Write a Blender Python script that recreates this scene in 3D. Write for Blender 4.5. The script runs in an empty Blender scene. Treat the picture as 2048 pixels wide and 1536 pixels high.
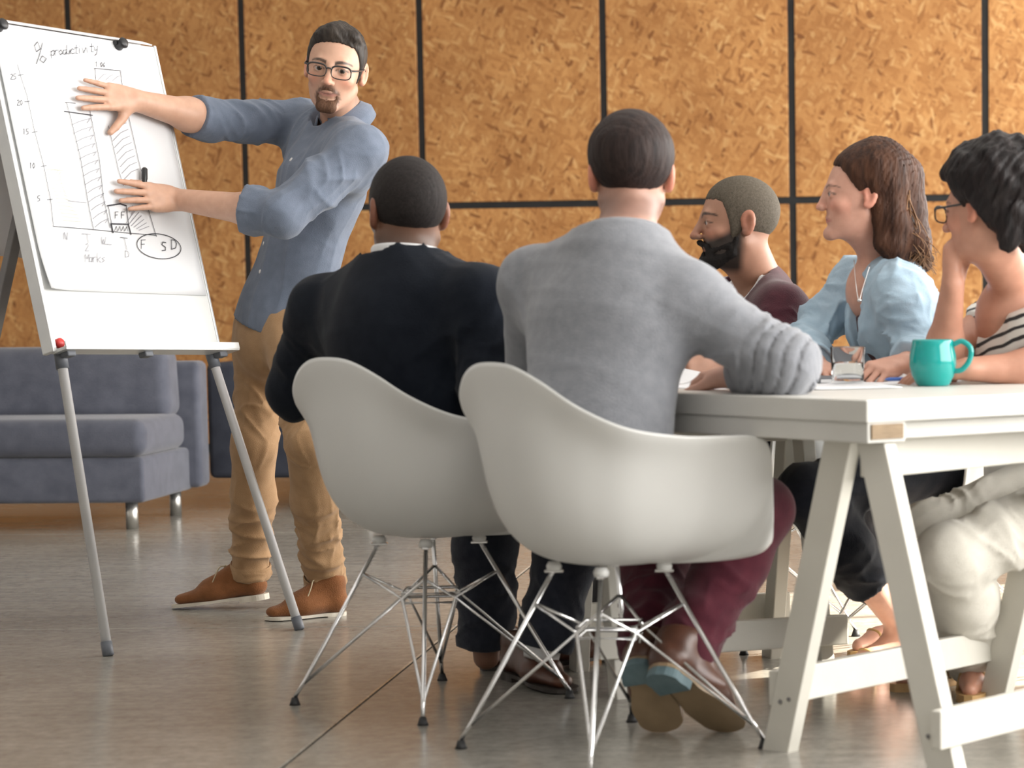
import bpy, bmesh, math, random
import numpy as np
import openvdb as vdb
from mathutils import Vector, Matrix

random.seed(7)
rng = np.random.default_rng(7)
scn = bpy.context.scene
COL = scn.collection
PI = math.pi
V = lambda *a: np.array(a, float)

# ------------------------------------------------------------------ camera
FPX, CX, CY, EYE = 4800.0, 1720.0, 1016.0, 0.95       # focal length and principal point of the 2048x1536 frame
PITCH = math.atan((1016 - 603) / FPX)
ROLL = 0.008
_f = V(0, math.cos(PITCH), -math.sin(PITCH))
_u = V(0, math.sin(PITCH), math.cos(PITCH))
_r = V(1, 0, 0)
RV = math.cos(ROLL) * _r - math.sin(ROLL) * _u
UV = math.sin(ROLL) * _r + math.cos(ROLL) * _u
CAMP = V(0, 0, EYE)
cam = bpy.data.cameras.new('camera')
camo = bpy.data.objects.new('camera', cam)
COL.objects.link(camo)
m = Matrix.Identity(4)
for i in range(3):
    m[i][0], m[i][1], m[i][2], m[i][3] = RV[i], UV[i], -_f[i], CAMP[i]
camo.matrix_world = m
cam.sensor_fit = 'HORIZONTAL'
cam.sensor_width = 36
cam.lens = 36 * FPX / 2048
cam.shift_x = -(CX - 1024) / 2048
cam.shift_y = (CY - 768) / 2048
cam.clip_end = 200
cam.dof.use_dof = True
cam.dof.focus_distance = 7.3
cam.dof.aperture_fstop = 4.5
scn.camera = camo

# ------------------------------------------------------------------ light and exposure
scn.view_settings.view_transform = 'Standard'
scn.view_settings.look = 'None'
scn.view_settings.exposure = 0.10
scn.view_settings.gamma = 1.0
scn.view_settings.use_curve_mapping = False
world = bpy.data.worlds.new('world')
scn.world = world
world.use_nodes = True
wn = world.node_tree.nodes
wn['Background'].inputs[0].default_value = (0.80, 0.90, 1.0, 1)
wn['Background'].inputs[1].default_value = 1.0


def lamp(name, kind, loc, direction, power, color, size=None, size_y=None, spread=None):
    d = bpy.data.lights.new(name, kind)
    d.energy = power
    d.color = color
    if kind == 'AREA':
        d.shape = 'RECTANGLE'
        d.size = size
        d.size_y = size_y
        if spread: d.spread = spread
    o = bpy.data.objects.new(name, d)
    COL.objects.link(o)
    o.location = loc
    o.rotation_euler = Vector(direction).to_track_quat('-Z', 'Y').to_euler()
    return o


SUN_DIR = V(-0.80, -0.22, -0.56)
lamp('sun', 'SUN', (6, 9, 6), SUN_DIR, 26.0, (1.0, 0.93, 0.80)).data.angle = math.radians(0.6)
lamp('window_and_fill_light', 'AREA', (4.05, 7.8, 2.0), (-1, 0, -0.06), 1120, (1.0, 0.975, 0.94), 15.0, 2.6)
lamp('window_and_fill_light', 'AREA', (1.8, -2.6, 2.2), (-0.3, 1, -0.05), 24, (0.94, 0.97, 1.0), 6.0, 2.4)  # added fill from behind the camera; that wall has no window
lamp('ceiling_fill_light', 'AREA', (-1.5, 5.5, 3.9), (0, 0, -1), 66, (1.0, 0.98, 0.95), 6.0, 7.0)  # soft overhead fill, added without any fixture


# ------------------------------------------------------------------ pixel <-> place helpers
def ray(px, py):
    return RV * (px - CX) / FPX + UV * (CY - py) / FPX + _f


def at(px, py, Y):
    d = ray(px, py)
    return CAMP + d * (Y / d[1])


def gr(px, py, z=0.0):
    d = ray(px, py)
    return CAMP + d * ((z - EYE) / d[2])


def on_plane(px, py, o, n):
    d = ray(px, py)
    return CAMP + d * (np.dot(np.asarray(o) - CAMP, n) / np.dot(d, n))


def nrm(a):
    a = np.asarray(a, float)
    return a / np.linalg.norm(a)


# ------------------------------------------------------------------ tagging
def tag(o, label=None, cat=None, group=None, kind=None):
    if label: o['label'] = label
    if cat: o['category'] = cat
    if group: o['group'] = group
    if kind: o['kind'] = kind
    return o


def empty(name, loc, rz=0.0, label=None, cat=None, group=None, kind=None):
    o = bpy.data.objects.new(name, None)
    COL.objects.link(o)
    o.location = loc
    o.rotation_euler = (0, 0, rz)
    o.empty_display_size = 0.05
    return tag(o, label, cat, group, kind)


def link(name, me, parent=None, mat=None, label=None):
    o = bpy.data.objects.new(name, me)
    COL.objects.link(o)
    if parent is not None: o.parent = parent
    if mat is not None and len(me.materials) == 0: me.materials.append(mat)
    if label: o['label'] = label
    return o


def copy_tree(o, parent=None):
    c = o.copy()
    COL.objects.link(c)
    c.parent = parent
    for ch in list(o.children):
        copy_tree(ch, c)
    return c


# ------------------------------------------------------------------ materials
def mat(name, color=(0.8, 0.8, 0.8), rough=0.5, metal=0.0, **kw):
    m = bpy.data.materials.new(name)
    m.use_nodes = True
    b = m.node_tree.nodes['Principled BSDF']
    b.inputs['Base Color'].default_value = (*color, 1)
    b.inputs['Roughness'].default_value = rough
    b.inputs['Metallic'].default_value = metal
    for k, v in kw.items():
        b.inputs[k].default_value = v
    return m


def nodes(m):
    nt = m.node_tree
    return nt, nt.nodes, nt.links, nt.nodes['Principled BSDF']


def ramp(ns, stops):
    r = ns.new('ShaderNodeValToRGB')
    e = r.color_ramp.elements
    while len(e) < len(stops): e.new(0.5)
    for i, (p, c) in enumerate(stops):
        e[i].position = p
        e[i].color = (*c, 1)
    return r


def mixc(ns, ls, kind, fac, a, b):
    x = ns.new('ShaderNodeMix')
    x.data_type = 'RGBA'
    x.blend_type = kind
    if hasattr(fac, 'links') or hasattr(fac, 'is_linked'): ls.new(fac, x.inputs[0])
    else: x.inputs[0].default_value = fac
    for s, v in ((6, a), (7, b)):
        if isinstance(v, tuple): x.inputs[s].default_value = (*v, 1)
        else: ls.new(v, x.inputs[s])
    return x.outputs[2]


def mottled(name, c1, c2, rough=0.6, scale=20.0, detail=4.0, bump=0.0, bscale=None, stretch=(1, 1, 1), metal=0.0, sheen=0.0, coord='Object'):
    """Two-tone noise over the base colour and an optional fine bump."""
    m = mat(name, c1, rough, metal)
    nt, ns, ls, b = nodes(m)
    tc = ns.new('ShaderNodeTexCoord')
    mp = ns.new('ShaderNodeMapping')
    mp.inputs['Scale'].default_value = stretch
    ls.new(tc.outputs[coord], mp.inputs[0])
    n = ns.new('ShaderNodeTexNoise')
    n.inputs['Scale'].default_value = scale
    n.inputs['Detail'].default_value = detail
    ls.new(mp.outputs[0], n.inputs['Vector'])
    r = ramp(ns, [(0.3, c1), (0.7, c2)])
    ls.new(n.outputs['Fac'], r.inputs[0])
    ls.new(r.outputs[0], b.inputs['Base Color'])
    if bump:
        n2 = ns.new('ShaderNodeTexNoise')
        n2.inputs['Scale'].default_value = bscale or scale * 4
        n2.inputs['Detail'].default_value = 3
        ls.new(mp.outputs[0], n2.inputs['Vector'])
        bp = ns.new('ShaderNodeBump')
        bp.inputs['Strength'].default_value = bump
        bp.inputs['Distance'].default_value = 0.004
        ls.new(n2.outputs['Fac'], bp.inputs['Height'])
        ls.new(bp.outputs[0], b.inputs['Normal'])
    if sheen:
        b.inputs['Sheen Weight'].default_value = sheen
    return m


def osb_material():
    m = mat('osb', (0.5, 0.3, 0.1), 0.55)
    nt, ns, ls, b = nodes(m)
    tc = ns.new('ShaderNodeTexCoord')
    oi = ns.new('ShaderNodeObjectInfo')
    add = ns.new('ShaderNodeVectorMath')
    add.operation = 'MULTIPLY_ADD'
    comb = ns.new('ShaderNodeCombineXYZ')
    for i in range(3): ls.new(oi.outputs['Random'], comb.inputs[i])
    ls.new(comb.outputs[0], add.inputs[0])
    add.inputs[1].default_value = (37, 11, 53)
    ls.new(tc.outputs['Object'], add.inputs[2])
    warp = ns.new('ShaderNodeTexNoise')
    warp.inputs['Scale'].default_value = 5.0
    warp.inputs['Detail'].default_value = 3
    ls.new(add.outputs[0], warp.inputs['Vector'])
    base = ns.new('ShaderNodeVectorMath')
    base.operation = 'MULTIPLY_ADD'
    ls.new(warp.outputs['Color'], base.inputs[0])
    base.inputs[1].default_value = (0.030, 0.0, 0.030)
    ls.new(add.outputs[0], base.inputs[2])
    outs = []
    for ang, sc in ((7, (54, 24, 15)), (33, (50, 24, 15)), (-29, (56, 24, 16)), (70, (52, 24, 17))):
        mp = ns.new('ShaderNodeMapping')
        mp.inputs['Rotation'].default_value = (0, math.radians(ang), 0)
        mp.vector_type = 'POINT'
        ls.new(base.outputs[0], mp.inputs[0])
        mp2 = ns.new('ShaderNodeMapping')
        mp2.inputs['Scale'].default_value = sc
        ls.new(mp.outputs[0], mp2.inputs[0])
        v = ns.new('ShaderNodeTexVoronoi')
        v.inputs['Scale'].default_value = 1.0
        ls.new(mp2.outputs[0], v.inputs['Vector'])
        sep = ns.new('ShaderNodeSeparateColor')
        ls.new(v.outputs['Color'], sep.inputs[0])
        outs.append((sep.outputs[0], sep.outputs[1], v.outputs['Distance']))
    # strands of one direction lie over the others where their own random number says so
    cur = outs[0][0]
    for k in (1, 2, 3):
        gt = ns.new('ShaderNodeMath')
        gt.operation = 'GREATER_THAN'
        gt.inputs[1].default_value = (0.50, 0.55, 0.74)[k - 1]
        ls.new(outs[k][1], gt.inputs[0])
        x = ns.new('ShaderNodeMix')
        ls.new(gt.outputs[0], x.inputs[0])
        ls.new(cur, x.inputs[2])
        ls.new(outs[k][0], x.inputs[3])
        cur = x.outputs[0]
    r = ramp(ns, [(0.0, (0.28, 0.112, 0.032)), (0.09, (0.46, 0.212, 0.067)), (0.5, (0.55, 0.272, 0.092)), (0.85, (0.62, 0.328, 0.120)), (1.0, (0.70, 0.425, 0.180))])
    ls.new(cur, r.inputs[0])
    n = ns.new('ShaderNodeTexNoise')
    n.inputs['Scale'].default_value = 2.0
    n.inputs['Detail'].default_value = 4
    ls.new(add.outputs[0], n.inputs['Vector'])
    r2 = ramp(ns, [(0.3, (0.80, 0.74, 0.68)), (0.7, (1.05, 1.03, 1.0))])
    ls.new(n.outputs['Fac'], r2.inputs[0])
    c = mixc(ns, ls, 'MULTIPLY', 1.0, r.outputs[0], r2.outputs[0])
    ls.new(c, b.inputs['Base Color'])
    bp = ns.new('ShaderNodeBump')
    bp.inputs['Strength'].default_value = 0.35
    bp.inputs['Distance'].default_value = 0.003
    ls.new(cur, bp.inputs['Height'])
    ls.new(bp.outputs[0], b.inputs['Normal'])
    return m


def concrete_material():
    m = mat('polished_concrete', (0.2, 0.18, 0.16), 0.2)
    nt, ns, ls, b = nodes(m)
    geo = ns.new('ShaderNodeNewGeometry')
    big = ns.new('ShaderNodeTexNoise')
    big.inputs['Scale'].default_value = 1.3
    big.inputs['Detail'].default_value = 6
    big.inputs['Roughness'].default_value = 0.65
    ls.new(geo.outputs['Position'], big.inputs['Vector'])
    r1 = ramp(ns, [(0.25, (0.228, 0.216, 0.190)), (0.5, (0.292, 0.278, 0.247)), (0.75, (0.356, 0.340, 0.304))])
    ls.new(big.outputs['Fac'], r1.inputs[0])
    fine = ns.new('ShaderNodeTexNoise')
    fine.inputs['Scale'].default_value = 26
    fine.inputs['Detail'].default_value = 6
    fine.inputs['Roughness'].default_value = 0.75
    ls.new(geo.outputs['Position'], fine.inputs['Vector'])
    r2 = ramp(ns, [(0.3, (0.72, 0.71, 0.70)), (0.7, (1.18, 1.18, 1.18))])
    ls.new(fine.outputs['Fac'], r2.inputs[0])
    c = mixc(ns, ls, 'MULTIPLY', 1.0, r1.outputs[0], r2.outputs[0])
    mp = ns.new('ShaderNodeMapping')
    mp.inputs['Scale'].default_value = (1.6, 9, 1)
    ls.new(geo.outputs['Position'], mp.inputs[0])
    st = ns.new('ShaderNodeTexNoise')
    st.inputs['Scale'].default_value = 2.2
    st.inputs['Detail'].default_value = 5
    ls.new(mp.outputs[0], st.inputs['Vector'])
    r3 = ramp(ns, [(0.35, (0.95, 0.95, 0.95)), (0.65, (1.04, 1.04, 1.035))])
    ls.new(st.outputs['Fac'], r3.inputs[0])
    c2 = mixc(ns, ls, 'MULTIPLY', 1.0, c, r3.outputs[0])
    ls.new(c2, b.inputs['Base Color'])
    rr = ns.new('ShaderNodeMapRange')
    rr.inputs[3].default_value = 0.17
    rr.inputs[4].default_value = 0.27
    ls.new(st.outputs['Fac'], rr.inputs[0])
    ls.new(rr.outputs[0], b.inputs['Roughness'])
    bp = ns.new('ShaderNodeBump')
    bp.inputs['Strength'].default_value = 0.03
    bp.inputs['Distance'].default_value = 0.002
    ls.new(fine.outputs['Fac'], bp.inputs['Height'])
    ls.new(bp.outputs[0], b.inputs['Normal'])
    b.inputs['Specular IOR Level'].default_value = 0.5
    return m


M = dict(
    osb=osb_material(), floor=concrete_material(),
    batten=mottled('black_strip', (0.012, 0.014, 0.016), (0.02, 0.022, 0.024), 0.5, 9),
    plaster=mottled('white_plaster', (0.70, 0.69, 0.67), (0.74, 0.73, 0.71), 0.85, 6, bump=0.1),
    frost=mat('frosted_pane', (0.85, 0.88, 0.9), 0.6),
    winframe=mottled('dark_window_frame', (0.03, 0.032, 0.035), (0.04, 0.042, 0.045), 0.45, 8),
    shell=mottled('white_plastic', (0.66, 0.66, 0.645), (0.69, 0.69, 0.675), 0.38, 3),
    chrome=mottled('chrome', (0.72, 0.72, 0.73), (0.80, 0.80, 0.80), 0.16, 12, metal=1.0),
    rubber=mottled('black_rubber', (0.012, 0.012, 0.013), (0.022, 0.022, 0.024), 0.6, 30),
    tablewhite=mottled('white_paint', (0.57, 0.56, 0.525), (0.62, 0.61, 0.575), 0.42, 5, bump=0.08, bscale=40),
    trestle=mottled('cream_paint', (0.60, 0.58, 0.52), (0.65, 0.63, 0.57), 0.45, 6, bump=0.1, bscale=60),
    endgrain=mottled('end_grain', (0.21, 0.145, 0.085), (0.30, 0.215, 0.13), 0.7, 30, stretch=(1, 1, 6)),
    sofa=mottled('blue_grey_fabric', (0.070, 0.076, 0.104), (0.102, 0.109, 0.143), 0.9, 14, bump=0.5, bscale=260, sheen=0.25),
    shadedsofa=mottled('shaded_blue_fabric', (0.028, 0.032, 0.048), (0.042, 0.047, 0.066), 0.9, 14, bump=0.5, bscale=260),  # second sofa stands in shadow; that shade is mixed into its colour
    board=mottled('white_board', (0.70, 0.71, 0.70), (0.73, 0.74, 0.73), 0.3, 2),
    paper=mottled('paper', (0.70, 0.71, 0.735), (0.73, 0.74, 0.76), 0.6, 3),
    paperback=mottled('paper_back', (0.62, 0.60, 0.60), (0.66, 0.64, 0.64), 0.7, 3),
    alu=mottled('grey_aluminium', (0.62, 0.63, 0.64), (0.70, 0.71, 0.71), 0.36, 8, metal=0.55),
    darkalu=mottled('dark_grey_metal', (0.16, 0.15, 0.15), (0.22, 0.21, 0.21), 0.45, 8, metal=0.3),
    tubewhite=mottled('pale_grey_tube', (0.66, 0.66, 0.68), (0.74, 0.74, 0.75), 0.33, 6, metal=0.25),
    greyplastic=mottled('grey_plastic', (0.09, 0.10, 0.12), (0.13, 0.14, 0.16), 0.5, 20),
    ink=mat('marker_ink', (0.035, 0.035, 0.045), 0.6),
    inkfaint=mat('faint_marker_ink', (0.30, 0.30, 0.33), 0.6),
    inkpale=mat('pale_yellow_ink', (0.62, 0.62, 0.52), 0.6),
    red=mottled('red_plastic', (0.5, 0.02, 0.02), (0.6, 0.04, 0.03), 0.4, 20),
    black=mottled('black_plastic', (0.012, 0.012, 0.014), (0.02, 0.02, 0.022), 0.4, 20),
    steel=mottled('brushed_steel', (0.60, 0.59, 0.56), (0.68, 0.67, 0.64), 0.3, 30, metal=0.9),
    teal=mottled('teal_glaze', (0.008, 0.27, 0.255), (0.012, 0.32, 0.30), 0.12, 5),
)
M['glass'] = mat('clear_glass', (0.97, 0.98, 0.98), 0.02, **{'Transmission Weight': 1.0, 'IOR': 1.12})
M['water'] = mat('water', (0.97, 0.98, 0.99), 0.02, **{'Transmission Weight': 1.0, 'IOR': 1.15})
M['lens'] = mat('spectacle_lens', (0.95, 0.96, 0.96), 0.02, **{'Transmission Weight': 1.0, 'IOR': 1.06})


# ------------------------------------------------------------------ mesh helpers
def me_from(name, verts, faces, smooth=False, mat=None):
    me = bpy.data.meshes.new(name)
    me.from_pydata([tuple(map(float, v)) for v in verts], [], [tuple(f) for f in faces])
    if smooth:
        me.polygons.foreach_set('use_smooth', [True] * len(me.polygons))
    if mat is not None: me.materials.append(mat)
    me.update()
    return me


class MB:
    """Collects boxes, bars, tubes and lathes; build() links them as ONE mesh object."""
    def __init__(s):
        s.bm = bmesh.new()

    def box(s, lo, hi, bev=0.0, seg=2, rot=None, org=None):
        lo, hi = np.minimum(lo, hi), np.maximum(lo, hi)
        b = bmesh.new()
        bmesh.ops.create_cube(b, size=1.0)
        c, d = (lo + hi) / 2, hi - lo
        for v in b.verts: v.co = Vector([v.co[i] * d[i] + c[i] for i in range(3)])
        if bev > 0:
            bmesh.ops.bevel(b, geom=b.edges[:], offset=bev, segments=seg, profile=0.5, affect='EDGES')
        if rot is not None:
            bmesh.ops.rotate(b, verts=b.verts[:], cent=Vector(org if org is not None else c), matrix=rot)
        s._merge(b)
        return s

    def bar(s, a, b_, w, t, wdir, bev=0.0, seg=2):
        """A board from a to b_, w wide along wdir, t thick across."""
        a, b_ = np.asarray(a, float), np.asarray(b_, float)
        ax = nrm(b_ - a)
        wd = np.asarray(wdir, float)
        wd = nrm(wd - ax * np.dot(wd, ax))
        td = np.cross(ax, wd)
        L = np.linalg.norm(b_ - a)
        b = bmesh.new()
        bmesh.ops.create_cube(b, size=1.0)
        for v in b.verts: v.co = Vector((v.co.x * L, v.co.y * w, v.co.z * t))
        if bev > 0:
            bmesh.ops.bevel(b, geom=b.edges[:], offset=bev, segments=seg, profile=0.5, affect='EDGES')
        c = (a + b_) / 2
        for v in b.verts: v.co = Vector(c + ax * v.co.x + wd * v.co.y + td * v.co.z)
        s._merge(b)
        return s

    def tube(s, pts, r, n=10, cap=True, closed=False):
        pts = [np.asarray(p, float) for p in pts]
        rs = r if isinstance(r, (list, tuple, np.ndarray)) else [r] * len(pts)
        rings, prev = [], None
        N = len(pts)
        for i, p in enumerate(pts):
            if closed: t = nrm(pts[(i + 1) % N] - pts[i - 1])
            elif i == 0: t = nrm(pts[1] - p)
            elif i == N - 1: t = nrm(p - pts[-2])
            else: t = nrm(nrm(pts[i + 1] - p) + nrm(p - pts[i - 1]))
            if prev is None:
                ref = V(0, 0, 1) if abs(t[2]) < 0.9 else V(1, 0, 0)
                e = nrm(np.cross(t, ref))
            else:
                e = nrm(prev - t * np.dot(prev, t))
            prev = e
            g = np.cross(t, e)
            rings.append([s.bm.verts.new(p + rs[i] * (math.cos(2 * PI * k / n) * e + math.sin(2 * PI * k / n) * g)) for k in range(n)])
        R2 = list(zip(rings, rings[1:])) + ([(rings[-1], rings[0])] if closed else [])
        for A, B in R2:
            for k in range(n):
                f = s.bm.faces.new((A[k], A[(k + 1) % n], B[(k + 1) % n], B[k]))
                f.smooth = True
        if cap and not closed:
            s.bm.faces.new(list(reversed(rings[0])))
            s.bm.faces.new(rings[-1])
        return s

    def lathe(s, prof, c=(0, 0, 0), n=40, axis=None):
        """prof: (radius, height) pairs round an axis (default z)."""
        ax = nrm(axis) if axis is not None else V(0, 0, 1)
        e = nrm(np.cross(ax, V(1, 0, 0) if abs(ax[0]) < 0.9 else V(0, 1, 0)))
        g = np.cross(ax, e)
        c = np.asarray(c, float)
        rings = []
        for r, h in prof:
            rings.append([s.bm.verts.new(c + ax * h + max(r, 1e-5) * (math.cos(2 * PI * k / n) * e + math.sin(2 * PI * k / n) * g)) for k in range(n)])
        for A, B in zip(rings, rings[1:]):
            for k in range(n):
                f = s.bm.faces.new((A[k], A[(k + 1) % n], B[(k + 1) % n], B[k]))
                f.smooth = True
        return s

    def grid(s, P, closed_u=False):
        """P[i][j] points -> smooth quads."""
        vs = [[s.bm.verts.new(tuple(p)) for p in row] for row in P]
        nu = len(vs)
        for i in range(nu if closed_u else nu - 1):
            A, B = vs[i], vs[(i + 1) % nu]
            for j in range(len(A) - 1):
                f = s.bm.faces.new((A[j], B[j], B[j + 1], A[j + 1]))
                f.smooth = True
        return s

    def prism(s, poly, n, h):
        """Flat polygon (3D points) extruded by h along n."""
        a = [s.bm.verts.new(tuple(p)) for p in poly]
        b = [s.bm.verts.new(tuple(np.asarray(p) + np.asarray(n) * h)) for p in poly]
        s.bm.faces.new(a[::-1])
        s.bm.faces.new(b)
        for k in range(len(a)):
            s.bm.faces.new((a[k], a[(k + 1) % len(a)], b[(k + 1) % len(a)], b[k]))
        return s

    def _merge(s, b):
        me = bpy.data.meshes.new('tmp')
        b.to_mesh(me)
        b.free()
        s.bm.from_mesh(me)
        bpy.data.meshes.remove(me)

    def build(s, name, mat, parent=None, label=None, smooth=False, org=None):
        """org: a world point the parent sits at (vertices were given in world space)."""
        bmesh.ops.recalc_face_normals(s.bm, faces=s.bm.faces[:])
        if org is not None:
            bmesh.ops.translate(s.bm, verts=s.bm.verts[:], vec=-Vector(org))
        me = bpy.data.meshes.new(name)
        s.bm.to_mesh(me)
        s.bm.free()
        if smooth: me.polygons.foreach_set('use_smooth', [True] * len(me.polygons))
        return link(name, me, parent, mat, label)


def mod_bevel(o, w, seg=2):
    b = o.modifiers.new('bevel', 'BEVEL')
    b.width = w
    b.segments = seg
    b.limit_method = 'ANGLE'
    return o


def crom(P, n, closed=False):
    """Catmull-Rom through points, n samples per span."""
    P = [np.asarray(p, float) for p in P]
    out = []
    N = len(P)
    for i in range(N if closed else N - 1):
        if closed: p0, p1, p2, p3 = P[i - 1], P[i], P[(i + 1) % N], P[(i + 2) % N]
        else: p0, p1, p2, p3 = P[max(i - 1, 0)], P[i], P[i + 1], P[min(i + 2, N - 1)]
        for k in range(n):
            t = k / n
            out.append(0.5 * ((2 * p1) + (-p0 + p2) * t + (2 * p0 - 5 * p1 + 4 * p2 - p3) * t * t + (-p0 + 3 * p1 - 3 * p2 + p3) * t ** 3))
    if not closed: out.append(P[-1])
    return out
# ================================================================== THE SETTING
FX0, FX1, FY0, FY1 = -9.0, 4.2, -3.0, 17.2
floor = empty('floor', (0, 0, 0), kind='structure')
MB().box(V(FX0 - .2, FY0 - .2, -0.16), V(FX1 + .2, FY1 + .2, -0.012)).build('bed', M['rubber'], floor)
xs = [FX0, -7.2, -4.2, -1.2, 1.8, FX1]
ys = [FY0, -1.93, 1.07, 4.07, 7.07, 10.07, 13.07, FY1]
for i in range(len(xs) - 1):
    for j in range(len(ys) - 1):
        g = 0.0035
        mod_bevel(MB().box(V(xs[i] + g, ys[j] + g, -0.05), V(xs[i + 1] - g, ys[j + 1] - g, 0.0)).build('slab', M['floor'], floor), 0.003, 1)

# back wall: dark framing with OSB panels fixed on it
WB = V(-0.342, 15.023, 0.0)
WA = -math.radians(10.37)
wd = V(math.cos(WA), math.sin(WA), 0)
wall = empty('wall_back', WB, WA, kind='structure')
CEIL = 4.02
MB().box(V(-10.5, 0.0, 0.0), V(5.2, 0.15, CEIL)).build('framing', M['batten'], wall)
seams = [-0.0605 + 1.2065 * k for k in range(-8, 5)]
rows = [(0.055, 1.558), (1.602, CEIL)]
pm = None
for k in range(len(seams) - 1):
    for z0, z1 in rows:
        hw, hz = (1.2065 - 0.046) / 2, (z1 - z0) / 2
        me = None
        o = MB().box(V(-hw, -0.014, -hz), V(hw, 0.0, hz)).build('panel', M['osb'], wall)
        o.location = ((seams[k] + seams[k + 1]) / 2, 0, (z0 + z1) / 2)
        mod_bevel(o, 0.002, 1)

# side walls, front wall, ceiling
wl = MB().box(V(FX0 - 0.2, FY0, 0), V(FX0, FY1, CEIL)).build('wall_left', M['plaster'])
tag(wl, kind='structure')
wr = empty('wall_right', (FX1, 0, 0), kind='structure')
# the right wall: solid piers round one clear opening (sun) and frosted windows
OY0, OY1, OZ0, OZ1 = 6.9, 9.1, 2.30, 3.28
w = MB()
w.box(V(0, FY0, 0), V(.2, OY0, CEIL)).box(V(0, OY1, 0), V(.2, FY1, CEIL))
w.box(V(0, OY0, 0), V(.2, OY1, OZ0)).box(V(0, OY0, OZ1), V(.2, OY1, CEIL))
w.build('wall_body', M['plaster'], wr)
wf = empty('window_1', (FX1, (OY0 + OY1) / 2, OZ0), kind='structure')
hy, hz = (OY1 - OY0) / 2, OZ1 - OZ0
f = MB()
for a, b in ((-hy, -hy + .04), (hy - .04, hy), (-0.42, -0.39), (0.36, 0.39)):
    f.box(V(.06, a, 0), V(.12, b, hz))
f.box(V(.06, -hy, 0), V(.12, hy, .04)).box(V(.06, -hy, hz - .04), V(.12, hy, hz))
f.build('window_frame', M['winframe'], wf)
for n, (y0, y1) in enumerate(((-1.5, 1.6), (2.4, 6.2), (10.2, 13.6))):
    wi = empty('window_%d' % (n + 2), (FX1, (y0 + y1) / 2, 0.7), kind='structure')
    h = (y1 - y0) / 2
    f = MB()
    for yy in np.linspace(-h, h, 4): f.box(V(-.06, yy - .03, 0), V(0, yy + .03, 2.7))
    f.box(V(-.06, -h, 0), V(0, h, .06)).box(V(-.06, -h, 2.64), V(0, h, 2.7)).box(V(-.06, -h, 1.3), V(0, h, 1.36))
    f.build('window_frame', M['winframe'], wi)
    for q in range(3):
        a = -h + 2 * h * q / 3
        MB().box(V(-.02, a + .03, .06), V(-.01, a + 2 * h / 3 - .03, 2.64)).build('pane', M['frost'], wi)
wfr = MB().box(V(FX0, FY0 - .2, 0), V(FX1, FY0, CEIL)).build('wall_front', M['plaster'])
tag(wfr, kind='structure')
ce = MB().box(V(FX0 - .2, FY0 - .2, CEIL), V(FX1 + .2, FY1, CEIL + .15)).build('ceiling', M['plaster'])
tag(ce, kind='structure')

# ================================================================== SOFAS
def sofa(name, x0, x1, y0, loc_label, right_post=True):
    """A long low sofa facing the camera; x1 is its armless right end."""
    c = V((x0 + x1) / 2, y0 + .4, 0)
    root = empty(name, c, 0, loc_label, 'sofa')
    L = (x1 - x0) / 2
    MB().box(V(-L, -.40, .12), V(L, .36, .315), .02, 3).build('base', M['sofa'], root, smooth=True)
    MB().box(V(-L, .30, .13), V(L + .055, .46, .705), .03, 3).build('back_frame', M['sofa'], root, smooth=True)
    n = 2
    for i in range(n):
        a, b = -L + 2 * L * i / n, -L + 2 * L * (i + 1) / n
        P = []
        s = MB().box(V(a + .004, -.43, .315), V(b - .004 + (.02 if i == n - 1 else 0), .22, .475), .055, 5)
        for v in s.bm.verts:
            if v.co.z > .42: v.co.z += .012 * math.cos((v.co.x - (a + b) / 2) / (b - a) * 2.6)
        s.build('seat_cushion', M['sofa'], root, smooth=True)
        s = MB().box(V(a + .004, .08, .455), V(b - .004, .30, .775), .06, 5)
        for v in s.bm.verts:
            v.co.y += (.775 - v.co.z) * -.22 + .02
            v.co.x += (v.co.z - .45) * -.10 if (v.co.x > b - .1) else 0
        s.build('back_cushion', M['sofa'], root, smooth=True)
    for sx in (-L + .12, L - .085):
        for sy in (-.30, .36):
            MB().lathe([(0, 0), (.026, 0), (.026, .125), (0, .125)], (sx, sy, 0), 20).build('leg', M['steel'], root)
    return root


sofa('sofa', -5.4, -3.045, 10.18, 'blue grey fabric sofa with steel legs behind the flipchart easel')
r2 = empty('sofa', (-2.62, 12.2, 0), 0, 'sofa in shade-darkened blue fabric seen end on behind the standing man', 'sofa')
MB().box(V(-.21, -.83, .15), V(.40, 1.0, .34), .02, 3).build('base', M['shadedsofa'], r2, smooth=True)
MB().box(V(-.42, -1.02, .15), V(-.22, 1.02, .69), .03, 3).build('back_frame', M['shadedsofa'], r2, smooth=True)
MB().box(V(-.215, -1.03, .15), V(.43, -.84, .60), .03, 3).build('arm', M['shadedsofa'], r2, smooth=True)
MB().box(V(-.22, -.82, .34), V(.44, 1.0, .48), .05, 4).build('seat_cushion', M['shadedsofa'], r2, smooth=True)
for sx, sy in ((-.30, -.92), (.30, -.92), (-.30, .9), (.30, .9)):
    MB().lathe([(0, 0), (.026, 0), (.026, .16), (0, .16)], (sx, sy, 0), 20).build('leg', M['steel'], r2)

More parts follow.
